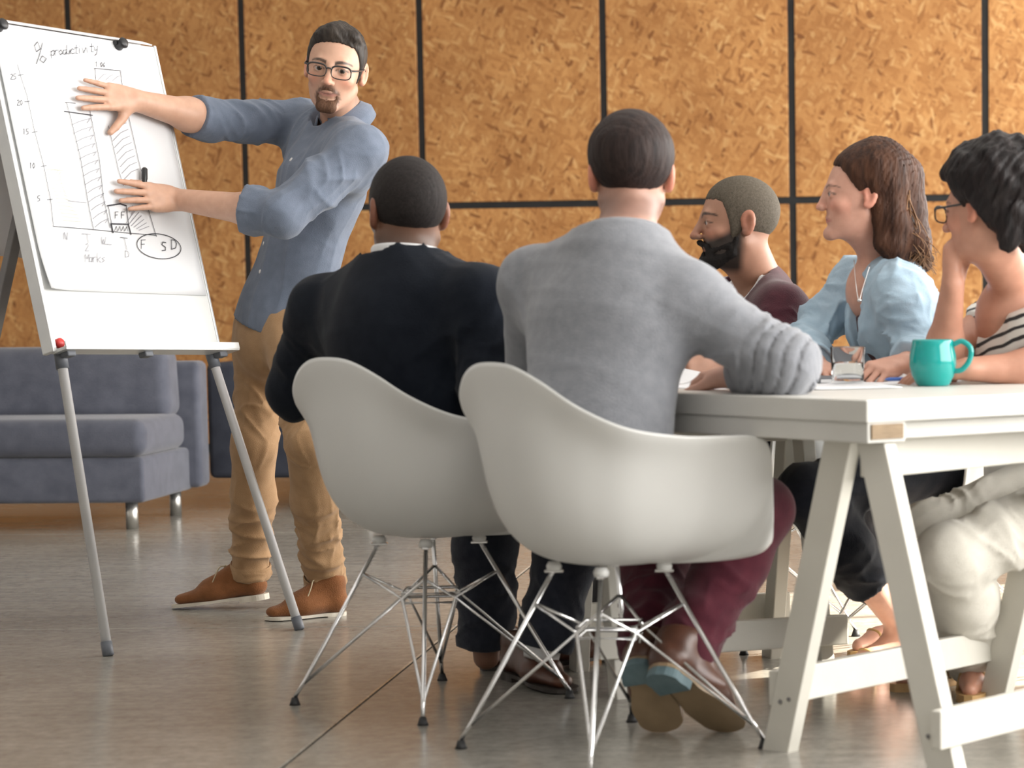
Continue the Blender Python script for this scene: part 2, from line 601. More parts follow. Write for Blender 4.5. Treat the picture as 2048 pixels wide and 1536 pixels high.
# ================================================================== FLIPCHART EASEL
BL, BR = at(100, 700, 6.62), at(443, 699, 7.20)
TL, TR = at(-22, 40, 6.78), at(305, 95, 7.33)
bu = nrm(((BR - BL) + (TR - TL)) / 2)
bv = ((TL - BL) + (TR - BR)) / 2
bv = nrm(bv - bu * np.dot(bv, bu))
bn = nrm(np.cross(bu, bv))               # faces the room (towards +x, -y)
if bn[1] > 0: bn = -bn
BO = (BL + BR + TL + TR) / 4
BWID = (np.linalg.norm(BR - BL) + np.linalg.norm(TR - TL)) / 2
BHGT = (np.linalg.norm(TL - BL) + np.linalg.norm(TR - BR)) / 2
ES = gr(217, 1312) * .5 + gr(600, 1260) * .5
easel = empty('flipchart_easel', ES, 0, 'white flipchart easel on three pale tube legs with hand drawn bar chart', 'flipchart')


def B(u, v, w=0.0):
    """A point of the board: u across, v up (metres from the centre), w proud of its face."""
    return BO + bu * u + bv * v + bn * w


hw, hh = BWID / 2, BHGT / 2
MB().bar(B(0, -hh, -.010), B(0, hh, -.010), BWID, .018, bu, .003).build('board', M['board'], easel, org=ES)
MB().bar(B(-hw - .006, -hh - .01, -.012), B(-hw - .006, hh + .005, -.012), .016, .045, bu, .004).build('edge_profile', M['alu'], easel, org=ES)
MB().bar(B(hw + .004, -hh - .01, -.012), B(hw + .004, hh + .005, -.012), .010, .026, bu, .003).build('edge_profile', M['alu'], easel, org=ES)
t = MB()
t.bar(B(-hw - .005, -hh - .008, .022), B(hw + .03, -hh - .008, .022), .010, .058, bv, .002)
t.bar(B(-hw - .005, -hh + .001, .050), B(hw + .03, -hh + .001, .050), .020, .005, bv, .001)
t.build('pen_tray', M['alu'], easel, org=ES)
# paper pad: slightly curling lower left corner
pw, p0 = hw - .012, -hh + .168
PAPN = bn


def paper_grid(off, curl):
    P = []
    for i in range(25):
        row = []
        for j in range(25):
            u = -pw + 2 * pw * i / 24
            v = p0 + (hh - .004 - p0) * j / 24
            cu = max(0, 1 - i / 5.0) * max(0, 1 - j / 4.0)
            cu2 = max(0, 1 - i / 2.5) * .25
            row.append(B(u, v, off + curl * (cu ** 1.5 + cu2)))
        P.append(row)
    return P


pp = MB().grid(paper_grid(.004, .016)).build('paper', M['paper'], easel, org=ES)
sm = pp.modifiers.new('thick', 'SOLIDIFY')
sm.thickness = .0015
PO, PN = B(0, 0, .0062), bn
for u in (-.285, .165):
    cl = MB()
    cl.lathe([(0, 0), (.015, 0), (.017, .008), (.013, .018), (.017, .030), (.012, .036), (0, .036)], B(u, hh - .016, 0), 16, bn)
    cl.bar(B(u - .02, hh - .012, .012), B(u + .02, hh - .008, .012), .014, .012, bv, .003)
    cl.build('clip', M['black'], easel, org=ES)
for u in (-hw + .03, 0, hw - .02):
    MB().bar(B(u - .016, -hh - .018, .018), B(u + .016, -hh - .018, .018), .018, .03, bv, .004).build('bracket', M['greyplastic'], easel, org=ES)
# legs
for u, px, py in ((-hw + .03, 217, 1312), (hw - .025, 600, 1260)):
    a, b = B(u, -hh - .018, -.012), gr(px, py)
    d = nrm(b - a)
    lg = MB().tube([a - d * .0, a + d * .03, a + d * .031, b - d * .035], [.0165, .0165, .0135, .0135], 16).build('leg', M['tubewhite'], easel, org=ES)
    MB().tube([a - d * .022, a + d * .035], .0175, 16).build('collar', M['greyplastic'], lg, org=(0, 0, 0)).location = -Vector(ES)
    MB().tube([b - d * .04, b - d * .004, b], [.0155, .0155, .012], 16).build('rubber_foot', M['greyplastic'], lg).location = -Vector(ES)
a = at(82, 240, 6.905)
b = at(-152, 1280, 6.70)
b[2] = 0
d = nrm(b - a)
lg = MB().bar(a, b, .034, .024, bu, .003).build('leg', M['darkalu'], easel, label='dark grey rear leg of the easel', org=ES)
MB().tube([b - d * .04, b], .019, 12).build('rubber_foot', M['greyplastic'], lg).location = -Vector(ES)
# used sheets flipped over the top and hanging down behind
sh = []
for i in range(9):
    row = []
    for j in range(22):
        t_ = j / 21
        u = -pw + 2 * pw * i / 8
        if t_ < .12:
            a_ = t_ / .12 * PI
            p = B(u, hh + .004 + .022 * math.sin(a_), -.045 + .05 * math.cos(a_))
        else:
            q = (t_ - .12) / .88
            base = B(u, hh + .004, -.095)
            p = base + V(0, 0, -1) * q * .64 + (-bn) * (.03 + .02 * math.sin(q * 4 + i * .5)) * q + V(0, 0, 1) * .02 * math.sin(i * .9) * q
        row.append(p)
    sh.append(row)
bs = MB().grid(sh).build('flipped_sheets', M['paperback'], easel, label='used sheets hanging behind the board', org=ES)
sm = bs.modifiers.new('thick', 'SOLIDIFY')
sm.thickness = .004


# ---- handwriting: strokes given where they lie on the sheet
def stroke(mb, pts, wpx=1.6, lift=.0022):
    pts = [on_plane(x, y, PO, PN) + PN * lift for x, y in pts]
    w = wpx * .85 * 7.0 / FPX / 2
    for a, b in zip(pts, pts[1:]):
        L = np.linalg.norm(b - a)
        if L < 1e-5: continue
        d = (b - a) / L
        s = np.cross(PN, d) * w
        a2, b2 = a - d * w * .6, b + d * w * .6
        vs = [mb.bm.verts.new(tuple(q)) for q in (a2 - s, b2 - s, b2 + s, a2 + s)]
        mb.bm.faces.new(vs)


FONT = {
    'p': [[(0, .35), (.02, 1.35)], [(0, .5), (.35, .3), (.55, .6), (.3, 1), (0, .85)]],
    'r': [[(0, .3), (.02, 1)], [(0, .55), (.2, .32), (.45, .36)]],
    'o': [[(.3, .32), (.02, .6), (.22, 1), (.55, .72), (.3, .32)]],
    'd': [[(.5, .4), (.12, .42), (.02, .85), (.3, 1), (.5, .7)], [(.55, -.25), (.52, 1)]],
    'u': [[(0, .35), (.05, .9), (.35, .98), (.48, .4), (.52, 1)]],
    'c': [[(.5, .42), (.2, .32), (.02, .7), (.22, 1), (.52, .9)]],
    't': [[(.25, -.15), (.22, .95), (.45, .98)], [(0, .25), (.5, .22)]],
    'i': [[(.1, .35), (.14, 1)], [(.1, .05), (.12, .1)]],
    'v': [[(0, .35), (.22, 1), (.5, .3)]],
    'y': [[(0, .3), (.18, .8), (.45, .75)], [(.5, .25), (.38, 1.3), (.1, 1.5)]],
    'M': [[(0, 1), (.05, 0), (.3, .6), (.55, 0), (.62, 1)]],
    'a': [[(.5, .4), (.12, .4), (.05, .9), (.4, .95), (.5, .4), (.55, 1)]],
    'k': [[(0, -.2), (.03, 1)], [(.45, .3), (.05, .65), (.48, 1)]],
    's': [[(.45, .35), (.1, .45), (.42, .75), (.05, 1)]],
    'T': [[(0, 0), (.7, .02)], [(.35, 0), (.36, 1)]],
    'W': [[(0, 0), (.15, 1), (.32, .35), (.5, 1), (.66, 0)]],
    'D': [[(0, 0), (.02, 1), (.45, .85), (.55, .4), (.35, .05), (0, 0)]],
    'F': [[(.05, 0), (.02, 1)], [(.05, .02), (.5, 0)], [(.04, .5), (.4, .48)]],
    'S': [[(.5, .1), (.15, .02), (.05, .3), (.45, .6), (.45, .92), (.05, .98)]],
    'E': [[(.5, 0), (.02, .02), (.02, 1), (.5, .98)], [(.02, .5), (.4, .48)]],
    '0': [[(.25, 0), (.02, .5), (.2, 1), (.45, .55), (.25, 0)]], '1': [[(.1, .1), (.2, 0), (.2, 1)]],
    '2': [[(.03, .2), (.25, 0), (.42, .25), (.02, 1), (.48, .97)]], '5': [[(.45, 0), (.08, .02), (.06, .42), (.4, .5), (.38, .9), (.02, .98)]],
    '6': [[(.4, 0), (.08, .5), (.2, 1), (.42, .75), (.1, .6)]], 'B': [[(0, 0), (.02, 1), (.4, .8), (.05, .5), (.38, .22), (0, 0)]],
    '.': [[(.1, .95), (.13, 1)]], 'N': [[(0, 1), (.05, 0), (.45, 1), (.5, 0)]],
}


def write(mb, text, x, y, h, adv=(1, 0), wpx=1.6, sp=.62, lean=0.0):
    """Letters from (x, y) = top left of the first, h pixels high; adv = step direction along the line."""
    for ch in text:
        for st in FONT.get(ch, []):
            stroke(mb, [(x + (a + lean * (1 - b)) * h * 1.0 + a * 0, y + b * h + a * h * adv[1]) for a, b in st], wpx)
        x += h * sp * adv[0]
        y += h * sp * adv[1]


ink = MB()
# heading
stroke(ink, [(74, 84), (68, 92), (72, 104), (80, 98), (74, 84)], 1.7)
stroke(ink, [(84, 86), (80, 104), (72, 128)], 1.8)
stroke(ink, [(84, 112), (79, 120), (86, 126), (92, 118), (84, 112)], 1.7)
write(ink, 'productivity', 101, 97, 15, (1.0, -.09), 1.5, .52)
# axes
stroke(ink, [(34, 130), (40, 152), (53, 192), (68, 262), (86, 330), (100, 398), (106, 453)], 1.4)
stroke(ink, [(106, 453), (180, 459), (250, 466), (312, 471)], 1.6)
for x, y, s in ((20, 148, '25'), (33, 200, '20'), (45, 258, '15'), (58, 326, '10'), (74, 392, '5')):
    write(ink, s, x, y, 11, (1, .02), 1.3, .55)
for x, y in ((40, 150), (53, 203), (68, 264), (86, 332), (98, 399)):
    stroke(ink, [(x - 5, y + 1), (x + 6, y)], 1.3)
# tall bar behind: lines and top box
stroke(ink, [(189, 138), (192, 172)], 1.5)
stroke(ink, [(188, 137), (240, 142), (244, 176)], 1.7)
write(ink, '1.06', 190, 124, 9, (1, .08), 1.5, .55)
stroke(ink, [(216, 252), (236, 340), (246, 372)], 1.3)
stroke(ink, [(254, 222), (276, 320), (286, 360)], 1.3)
stroke(ink, [(296, 420), (312, 474)], 1.5)
# first bar
stroke(ink, [(132, 205), (138, 226), (160, 316), (178, 420), (186, 458)], 1.4)
stroke(ink, [(178, 218), (198, 320), (206, 395), (219, 456)], 1.4)
stroke(ink, [(128, 223), (184, 231)], 2.4)
stroke(ink, [(130, 205), (150, 207)], 1.4)
ink2 = MB()
for k in range(13):
    t_ = k / 12
    xa, ya = 140 + 46 * t_, 250 + 205 * t_
    xb, yb = 182 + 36 * t_, 232 + 200 * t_
    stroke(ink2, [(xa + 3, ya), ((xa + xb) / 2 - 2, (ya + yb) / 2 + 2), (xb - 2, yb + 5), (xb - 8, yb + 14)], 1.3)
for k in range(8):
    t_ = k / 7
    xa, ya = 218 + 26 * t_, 270 + 90 * t_
    xb, yb = 256 + 24 * t_, 240 + 92 * t_
    stroke(ink2, [(xa + 3, ya), ((xa + xb) / 2, (ya + yb) / 2 - 2), (xb - 4, yb + 6)], 1.3)
for k in range(8):
    stroke(ink2, [(258 + 4 * k, 424 + 5 * k), (264 + 5 * k, 412 + 5 * k)] if k < 2 else [(252 + 5 * (k - 2), 446 + 3 * (k - 2)), (272 + 5 * (k - 2), 418 + 7 * (k - 2))], 1.6)
for k in range(3):
    stroke(ink2, [(196 + 14 * k, 160 + k), (206 + 14 * k, 150 + 2 * k), (212 + 13 * k, 148 + 2 * k)], 1.2)
ink3 = MB()
for k in range(15):
    stroke(ink3, [(92 + k * 2.4, 342 + k * 7), (120 + k * 1.2, 338 + k * 7.4), (112 + k * 3.5, 346 + k * 7)], 1.3)
stroke(ink3, [(92, 338), (128, 342)], 1.5)
stroke(ink2, [(136, 402), (172, 406)], 1.4)
# small boxes by the base line
stroke(ink, [(214, 412), (240, 408), (252, 412)], 3.4)
stroke(ink, [(216, 414), (222, 446), (226, 466)], 1.5)
stroke(ink, [(252, 414), (256, 448)], 1.8)
write(ink, 'FF', 229, 424, 13, (1.1, 0), 1.5, .9)
stroke(ink, [(221, 448), (256, 449), (261, 469)], 3.2)
stroke(ink, [(221, 448), (225, 466)], 2.8)
for k in range(4): stroke(ink, [(228 + 7 * k, 462), (232 + 7 * k, 453), (234 + 7 * k, 463)], 1.3)
# labels under the line
write(ink2, 'N', 127, 465, 14, (1, .1), 1.9)
stroke(ink2, [(163, 468), (180, 469)], 1.8)
stroke(ink2, [(173, 469), (176, 486)], 1.5)
write(ink2, '2', 170, 487, 15, (1, .1), 1.5)
write(ink2, 'Marks', 169, 509, 15, (1, .03), 1.6, .55)
write(ink2, 'W', 202, 474, 13, (1, .1), 1.5)
stroke(ink2, [(204, 488), (222, 490)], 1.5)
stroke(ink, [(240, 475), (254, 477)], 1.5)
stroke(ink2, [(248, 477), (253, 500)], 1.4)
write(ink2, 'D', 250, 502, 13, (1, .05), 1.6)
write(ink, 'F', 281, 480, 18, (1, 0), 1.6)
write(ink, 'S', 322, 484, 18, (1, 0), 2.0)
write(ink, 'D', 342, 480, 19, (1, 0), 1.9)
el = [(317 + 44 * math.cos(a) + 3 * math.sin(a), 493 + 25 * math.sin(a) + 3 * math.cos(a)) for a in np.linspace(-2.0, 4.5, 40)]
stroke(ink, el, 2.1)
for i_, m_ in ((ink, 'ink'), (ink2, 'inkfaint'), (ink3, 'inkpale')):
    tag(i_.build('marker_drawing', M[m_], pp, org=ES), kind='stuff')

# things on the tray
mk = MB().lathe([(0, 0), (.0085, 0), (.0085, .03), (.0075, .032), (.0075, .11), (0, .11)], B(-hw + .13, -hh + .006, .030), 14, bu).build('marker', M['greyplastic'])
tag(mk, 'dark grey marker lying on the flipchart pen tray', 'marker')
mg = MB().lathe([(0, 0), (.014, 0), (.014, .010), (.011, .014), (0, .014)], B(-hw + .018, -hh + .016, .001), 20, bn).build('magnet', M['red'])
tag(mg, 'red round magnet at the lower left corner of the flipchart', 'magnet')

# ================================================================== CHAIRS
def shell_mesh():
    half = [(0, -.290, .836), (.072, -.286, .829), (.142, -.268, .798), (.212, -.228, .748), (.274, -.155, .705), (.307, -.04, .685), (.314, .07, .681),
            (.315, .145, .677), (.313, .186, .648), (.308, .198, .550), (.296, .206, .470), (.243, .238, .441), (.14, .272, .433), (0, .285, .430)]
    loop = [V(*p) for p in half] + [V(-p[0], p[1], p[2]) for p in half[-2:0:-1]]
    rim = crom(loop, 6, True)
    n = 2.9
    P = []
    for q in rim:
        row = []
        bk = max(0.0, min(1.0, (.12 - q[1]) / .40)) ** .8           # 1 at the back, 0 at the front
        sd = max(0.0, min(1.0, (abs(q[0]) - .04) / .24)) * max(0.0, min(1.0, (.20 - q[1]) / .15))
        sd = sd * sd * (3 - 2 * sd)
        n = 2.9 + .35 * bk
        fl = .03 + .05 * bk + .11 * sd                                           # the rim flares outwards
        for j in range(29):
            a = (j / 28) ** .9 * PI / 2
            h = math.sin(a) ** (2 / n)
            k = 1 - max(math.cos(a), 0) ** (2 / n)
            h = h * (1 - fl) + fl * k ** 5
            c = V(0, .02, .402)
            row.append(V(c[0] + (q[0] - c[0]) * h, c[1] + (q[1] - c[1]) * h, c[2] + (q[2] - c[2]) * k))
        P.append(row)
    mb = MB().grid(P, True)
    bmesh.ops.remove_doubles(mb.bm, verts=mb.bm.verts[:], dist=.0004)
    return mb


def make_chair(label):
    root = empty('shell_armchair', (0, 0, 0), 0, label, 'chair', 'white shell armchairs round the table')
    s = shell_mesh().build('seat_shell', M['shell'], root, smooth=True)
    so = s.modifiers.new('thick', 'SOLIDIFY')
    so.thickness = .007
    so.offset = 0
    sb = s.modifiers.new('soft', 'SUBSURF')
    sb.levels = sb.render_levels = 1
    rw = .0052
    mts, feet = [], []
    nd = [V(.088 * math.cos(a), .088 * math.sin(a), .258) for a in (0, PI / 2, PI, 3 * PI / 2)]
    for k in range(4):
        a = PI / 4 + k * PI / 2
        c, s_ = math.cos(a), math.sin(a)
        mt, ft = V(.118 * c, .118 * s_, .388), V(.326 * c, .326 * s_, .012)
        MB().tube([mt, mt * .12 + ft * .88, ft + V(0, 0, .006)], rw, 10).build('leg', M['chrome'], root)
        MB().lathe([(0, 0), (.0135, 0), (.011, .007), (.0075, .018), (0, .018)], (ft[0], ft[1], 0), 14).build('glide', M['rubber'], root)
        mz = .013
        MB().lathe([(0, 0), (.015, 0), (.017, .010), (.012, .019), (0, .019)], (mt[0], mt[1], .384), 16).build('shock_mount', M['shell'], root)
        MB().bar(mt + V(-.02 * c, -.02 * s_, -.005), mt + V(.02 * c, .02 * s_, -.005), .016, .006, (-s_, c, 0), .002).build('bracket', M['chrome'], root)
        up = mt * .80 + ft * .20
        lo = mt * .10 + ft * .90
        for q in (nd[k], nd[(k + 1) % 4]):
            MB().tube([lo, q, up], rw * .8, 8).build('strut', M['chrome'], root)
    hb = MB()
    for dz in (0, .022):
        hb.tube([p + V(0, 0, dz - .011) for p in nd], rw * .75, 8, closed=True)
    hb.build('hub_frame', M['chrome'], root)
    tp = MB()
    tp.tube([V(.118 * math.cos(PI / 4 + k * PI / 2), .118 * math.sin(PI / 4 + k * PI / 2), .381) for k in range(4)], rw * .8, 8, closed=True)
    tp.build('top_frame', M['chrome'], root)
    return root


CHAIRS = [(-1.03, 5.71, 51, 'white shell armchair under the man in the black sweater'),
          (-.535, 5.08, 43, 'white shell armchair under the man in the grey sweater, beside the near trestle'),
          (-.34, 6.76, 229, 'white shell armchair under the bearded man in maroon'),
          (.22, 6.45, 221, 'white shell armchair under the woman in the light blue shirt'),
          (.66, 5.86, 221, 'white shell armchair under the woman in the striped blouse')]
ch0 = make_chair(CHAIRS[0][3])
for i, (x, y, a, lb) in enumerate(CHAIRS):
    o = ch0 if i == 0 else copy_tree(ch0)
    o.location = (x, y, 0)
    o.rotation_euler = (0, 0, math.radians(a - 90))
    o['label'] = lb

# ================================================================== TABLE
TC = V(.0146, 4.68, 0)
tr, tl = V(.755, .656, 0), V(-.656, .755, 0)
TW, TLEN, TZ = .98, 2.05, .758
TSL, TRL = .045, .040


def T(l, r, z=TZ):
    return TC + tl * l + tr * r + V(0, 0, z)


tabc = T(TLEN / 2, TW / 2, 0)
table = empty('tabletop', tabc, 0, 'thick white tabletop lying on two cream trestles', 'table')
MB().bar(T(0, TW / 2, TZ - TSL / 2), T(TLEN, TW / 2, TZ - TSL / 2), TW, TSL, tr, .003).build('top_slab', M['tablewhite'], table, org=tabc)
zr = TZ - TSL - TRL / 2
for r_ in (.055, TW - .055):
    ra = MB().bar(T(.004, r_, zr), T(TLEN - .004, r_, zr), .10, TRL, tr, .002).build('side_rail', M['tablewhite'], table, org=tabc)
    MB().bar(T(-.0005, r_, zr + .002), T(.006, r_, zr + .002), .084, TRL - .010, tr, .001).build('end_grain', M['endgrain'], ra, label='raw brown end grain of the rail', org=tabc)
for l_ in (.10, TLEN - .10):
    MB().bar(T(l_, .105, zr), T(l_, TW - .105, zr), .12, TRL - .006, tl, .002).build('cross_rail', M['tablewhite'], table, org=tabc)


def trestle(name, L1, R1, L2, R2, zt, label):
    """Four splayed legs (feet on the floor), a top beam and two low rails."""
    L1, R1, L2, R2 = [np.asarray(p, float) for p in (L1, R1, L2, R2)]
    c = (L1 + R1 + L2 + R2) / 4
    root = empty(name, c, 0, label, 'trestle', 'trestles under the table')
    ml, mr = (L1 + L2) / 2, (R1 + R2) / 2
    ax = nrm(mr - ml)
    for f, mid in ((L1, ml), (L2, ml), (R1, mr), (R2, mr)):
        top = mid + nrm(f - mid) * .055 + V(0, 0, zt)
        out = nrm(f - mid)
        lg = MB().bar(f, top, .036, .075, ax, .003)
        for v in lg.bm.verts:                                   # feet and heads cut level
            if v.co.z < .03: v.co.z = 0.0
            if v.co.z > zt - .03: v.co.z = zt - .001
        lg = lg.build('leg', M['trestle'], root, org=c)
        sc = MB()
        inn = nrm(ml - mr) if np.dot(f - c, ax) < 0 else ax
        for q in (.30, .70):
            p = f * .83 + top * .17 + inn * .020 + np.cross(ax, V(0, 0, 1)) * (q - .5) * .06 + V(0, 0, (q - .5) * .02)
            sc.lathe([(0, 0), (.005, 0), (.004, .002), (0, .002)], p, 10, inn)
        sc.build('screw', M['darkalu'], lg, org=c)
    for a, b in ((L1, R1), (L2, R2)):
        mid_a, mid_b = (ml, mr)
        o_ = nrm(a - ml)
        pa = a * .80 + (ml + o_ * .055 + V(0, 0, zt)) * .20
        pb = b * .80 + (mr + nrm(b - mr) * .055 + V(0, 0, zt)) * .20
        off = o_ * .05
        MB().bar(pa + off - ax * (.02 if a is L1 else .055), pb + off + ax * .055, .075, .024, V(0, 0, 1), .003).build('rail', M['trestle'], root, org=c)
    MB().bar(ml + ax * .03 + V(0, 0, zt - .0385), mr - ax * .03 + V(0, 0, zt - .0385), .075, .045, V(0, 0, 1), .003).build('top_beam', M['trestle'], root, org=c)
    return root


ZT = TZ - TSL - TRL - .001
trestle('trestle', gr(1560, 1500), gr(1990, 1400), gr(1905, 1590), V(.655, 5.19, 0), ZT, 'cream wooden trestle under the near corner of the table')
trestle('trestle', V(-.735, 6.19, 0), V(-.24, 6.40, 0), gr(1240, 1394), gr(1650, 1366), ZT, 'white wooden trestle under the far half of the table behind the legs')
# ================================================================== ORGANIC SURFACES (distance fields -> meshes)
F32 = np.float32


def smin(a, b, k):
    h = np.clip(0.5 + 0.5 * (b - a) / k, 0, 1)
    return b + (a - b) * h - k * h * (1 - h)


def noise3(p, f, seed=0, oct=2):
    """Cheap smooth pseudo-noise in about [-1, 1] from warped sines."""
    r = np.random.default_rng(seed)
    out = 0
    amp, tot = 1.0, 0
    for o in range(oct):
        A = r.normal(size=(3, 3)) * f
        ph = r.uniform(0, 6.28, 3)
        q = [A[i, 0] * p[0] + A[i, 1] * p[1] + A[i, 2] * p[2] + ph[i] for i in range(3)]
        out = out + amp * np.sin(q[0] + 1.3 * np.sin(q[1])) * np.cos(0.7 * q[2])
        tot += amp
        amp *= 0.5
        f *= 2.1
    return out / tot


def crease(p, d, f, seed=0, along=.22):
    """Ridged cloth creases running along the direction d."""
    d = nrm(d)
    k = p[0] * d[0] + p[1] * d[1] + p[2] * d[2]
    q = [p[i] - k * d[i] * (1 - along) for i in range(3)]
    n = noise3(q, f, seed, 1)
    n2 = noise3(q, f * 2.1, seed + 5, 1)
    return (1 - np.abs(n)) ** 3 + .45 * (1 - np.abs(n2)) ** 3 - .35


class Field:
    def __init__(s, vox):
        s.v = vox
        s.P = []
        s.disp = None
        s.cuts = []

    def add(s, fn, lo, hi, k=0.015, op=0):
        s.P.append((fn, np.minimum(lo, hi), np.maximum(lo, hi), k, op))
        return s

    def cone(s, a, b, ra, rb, k=0.015, flat=None, ratio=1.0, clip=None, folds=None, op=0, lo=None):
        """Tapered capsule. flat: axis along which the section is squeezed to ratio. clip: [(point, normal)] cut planes.
        folds: (amp, freq, where0, where1, skew, seed) cloth folds across the limb between fractions where0 and where1."""
        a, b = np.asarray(a, float), np.asarray(b, float)
        ba = b - a
        L2 = max(float(ba @ ba), 1e-9)
        L = math.sqrt(L2)
        ax = ba / L
        e1 = nrm(np.cross(ax, V(0.3, 0.2, 1) if abs(ax[2]) < .9 else V(1, 0, 0)))
        e2 = np.cross(ax, e1)
        ex = (folds[0] if folds else 0) + .004

        def fn(p):
            q = [p[i] - a[i] for i in range(3)]
            t = (q[0] * ba[0] + q[1] * ba[1] + q[2] * ba[2]) / L2
            h = np.clip(t, 0, 1)
            w = [q[i] - h * ba[i] for i in range(3)]
            if flat is not None:
                d_ = (w[0] * flat[0] + w[1] * flat[1] + w[2] * flat[2]) * (1 / ratio - 1)
                w = [w[i] + d_ * flat[i] for i in range(3)]
            r = ra + (rb - ra) * h
            d = np.sqrt(w[0] ** 2 + w[1] ** 2 + w[2] ** 2) - r
            if flat is not None: d = d * (ratio * .5 + .5)
            if folds:
                amp, fr, w0, w1, skew, sd = folds
                w1_ = w[0] * e1[0] + w[1] * e1[1] + w[2] * e1[2]
                w2_ = w[0] * e2[0] + w[1] * e2[1] + w[2] * e2[2]
                rr = np.sqrt(w1_ ** 2 + w2_ ** 2) + 1e-5
                tt = h * L + skew * .045 * np.sin(np.arctan2(w2_, w1_) + sd)
                q = [tt * fr, w1_ / rr * 1.1, w2_ / rr * 1.1]
                wgt = np.clip((h - w0) / .15, 0, 1) * np.clip((w1 - h) / .15, 0, 1)
                n1 = noise3(q, 1.0, int(sd * 100) + 7, 1)
                n2 = noise3([q[0] * 1.9, q[1] * 1.5, q[2] * 1.5], 1.0, int(sd * 100) + 19, 1)
                d = d - amp * ((1 - np.abs(n1)) ** 3 * 1.5 - .55 + (1 - np.abs(n2)) ** 3 * .7) * wgt
            if clip:
                for c, n in clip:
                    d = np.maximum(d, (p[0] - c[0]) * n[0] + (p[1] - c[1]) * n[1] + (p[2] - c[2]) * n[2])
            return d
        R = max(ra, rb) + ex
        return s.add(fn, np.minimum(a - R, b - R), np.maximum(a + R, b + R), k, op)

    def ell(s, c, r, B=None, k=0.015, op=0, clip=None):
        """Ellipsoid; B: rows = its own axes."""
        c = np.asarray(c, float)
        B = np.eye(3) if B is None else np.asarray(B)
        r = np.asarray(r, float)

        def fn(p):
            q = [p[i] - c[i] for i in range(3)]
            u = [(q[0] * B[i, 0] + q[1] * B[i, 1] + q[2] * B[i, 2]) / r[i] for i in range(3)]
            k0 = np.sqrt(u[0] ** 2 + u[1] ** 2 + u[2] ** 2)
            k1 = np.sqrt((u[0] / r[0]) ** 2 + (u[1] / r[1]) ** 2 + (u[2] / r[2]) ** 2) + 1e-6
            d = k0 * (k0 - 1) / k1
            if clip:
                for cc, n in clip:
                    d = np.maximum(d, (p[0] - cc[0]) * n[0] + (p[1] - cc[1]) * n[1] + (p[2] - cc[2]) * n[2])
            return d
        R = float(r.max()) + .002
        return s.add(fn, c - R, c + R, k, op)

    def neckhole(s, c, n, r):
        """Open the top of a garment above the plane (c, n), round the neck only."""
        c, n = np.asarray(c, float), nrm(n)
        return s.cone(c + n * .02, c + n * .22, r, r, .006, clip=[(c, -n)], op=1)

    def cut(s, c, n):
        """Cut the whole field away on the side n points to."""
        s.cuts.append((np.asarray(c, float), nrm(n)))
        return s

    def mesh(s, name):
        v = s.v
        uni = [q for q in s.P if q[4] == 0]
        lo = np.min([q[1] for q in uni], 0) - 4 * v
        hi = np.max([q[2] for q in uni], 0) + 4 * v
        i0 = np.floor(lo / v).astype(int)
        i1 = np.ceil(hi / v).astype(int)
        B = 26
        g = vdb.FloatGrid(3 * v)
        ar = np.arange(B)
        bl = np.array([q[1] - (q[3] + 3 * v) for q in s.P])
        bh = np.array([q[2] + (q[3] + 3 * v) for q in s.P])
        isu = np.array([q[4] == 0 for q in s.P])
        for bx in range(i0[0], i1[0], B):
            for by in range(i0[1], i1[1], B):
                for bz in range(i0[2], i1[2], B):
                    a = np.array([bx, by, bz]) * v
                    b = a + B * v
                    hit = np.all((bl <= b) & (bh >= a), 1)
                    if not (hit & isu).any(): continue
                    # quick reject: the block centre is far from every shape
                    c = (a + b) / 2
                    cp = [np.array([c[i]], F32) for i in range(3)]
                    rad = B * v * .88
                    idx = np.nonzero(hit)[0]
                    near = [j for j in idx if s.P[j][0](cp)[0] < rad + s.P[j][3] + .02]
                    if not any(isu[j] for j in near): continue
                    x = ((bx + ar) * v).astype(F32)
                    y = ((by + ar) * v).astype(F32)
                    z = ((bz + ar) * v).astype(F32)
                    X, Y, Z = np.meshgrid(x, y, z, indexing='ij')
                    p = [X.ravel(), Y.ravel(), Z.ravel()]
                    d = np.full(p[0].shape, 1.0, F32)
                    for j in near:
                        fn, _, _, k, op = s.P[j]
                        e = fn(p)
                        if op == 0: d = smin(d, e, k)
                        elif op == 1: d = -smin(-d, e, k)
                        elif op == 2: d = -smin(-d, -e, k)
                    if s.disp is not None: d = d + s.disp(p)
                    for cc, n in s.cuts:
                        d = np.maximum(d, (p[0] - cc[0]) * n[0] + (p[1] - cc[1]) * n[1] + (p[2] - cc[2]) * n[2])
                    d = np.clip(d, -3 * v, 3 * v).astype(F32).reshape(B, B, B)
                    g.copyFromArray(np.ascontiguousarray(d), ijk=(bx, by, bz))
        pts, quads = g.convertToQuads(0.0)
        pts = np.asarray(pts, np.float64) * v
        return pts, np.asarray(quads)[:, ::-1]

    def build(s, name, mat, parent, org, color=None, label=None, islands=None):
        pts, quads = s.mesh(name)
        if islands: pts, quads = biggest(pts, quads)
        me = bpy.data.meshes.new(name)
        n, f = len(pts), len(quads)
        me.vertices.add(n)
        me.vertices.foreach_set('co', (pts - np.asarray(org)).ravel().astype(F32))
        me.loops.add(f * 4)
        me.loops.foreach_set('vertex_index', quads.ravel().astype(np.int32))
        me.polygons.add(f)
        me.polygons.foreach_set('loop_start', np.arange(0, f * 4, 4, dtype=np.int32))
        me.polygons.foreach_set('loop_total', np.full(f, 4, np.int32))
        me.polygons.foreach_set('use_smooth', np.ones(f, bool))
        me.update(calc_edges=True)
        me.validate()
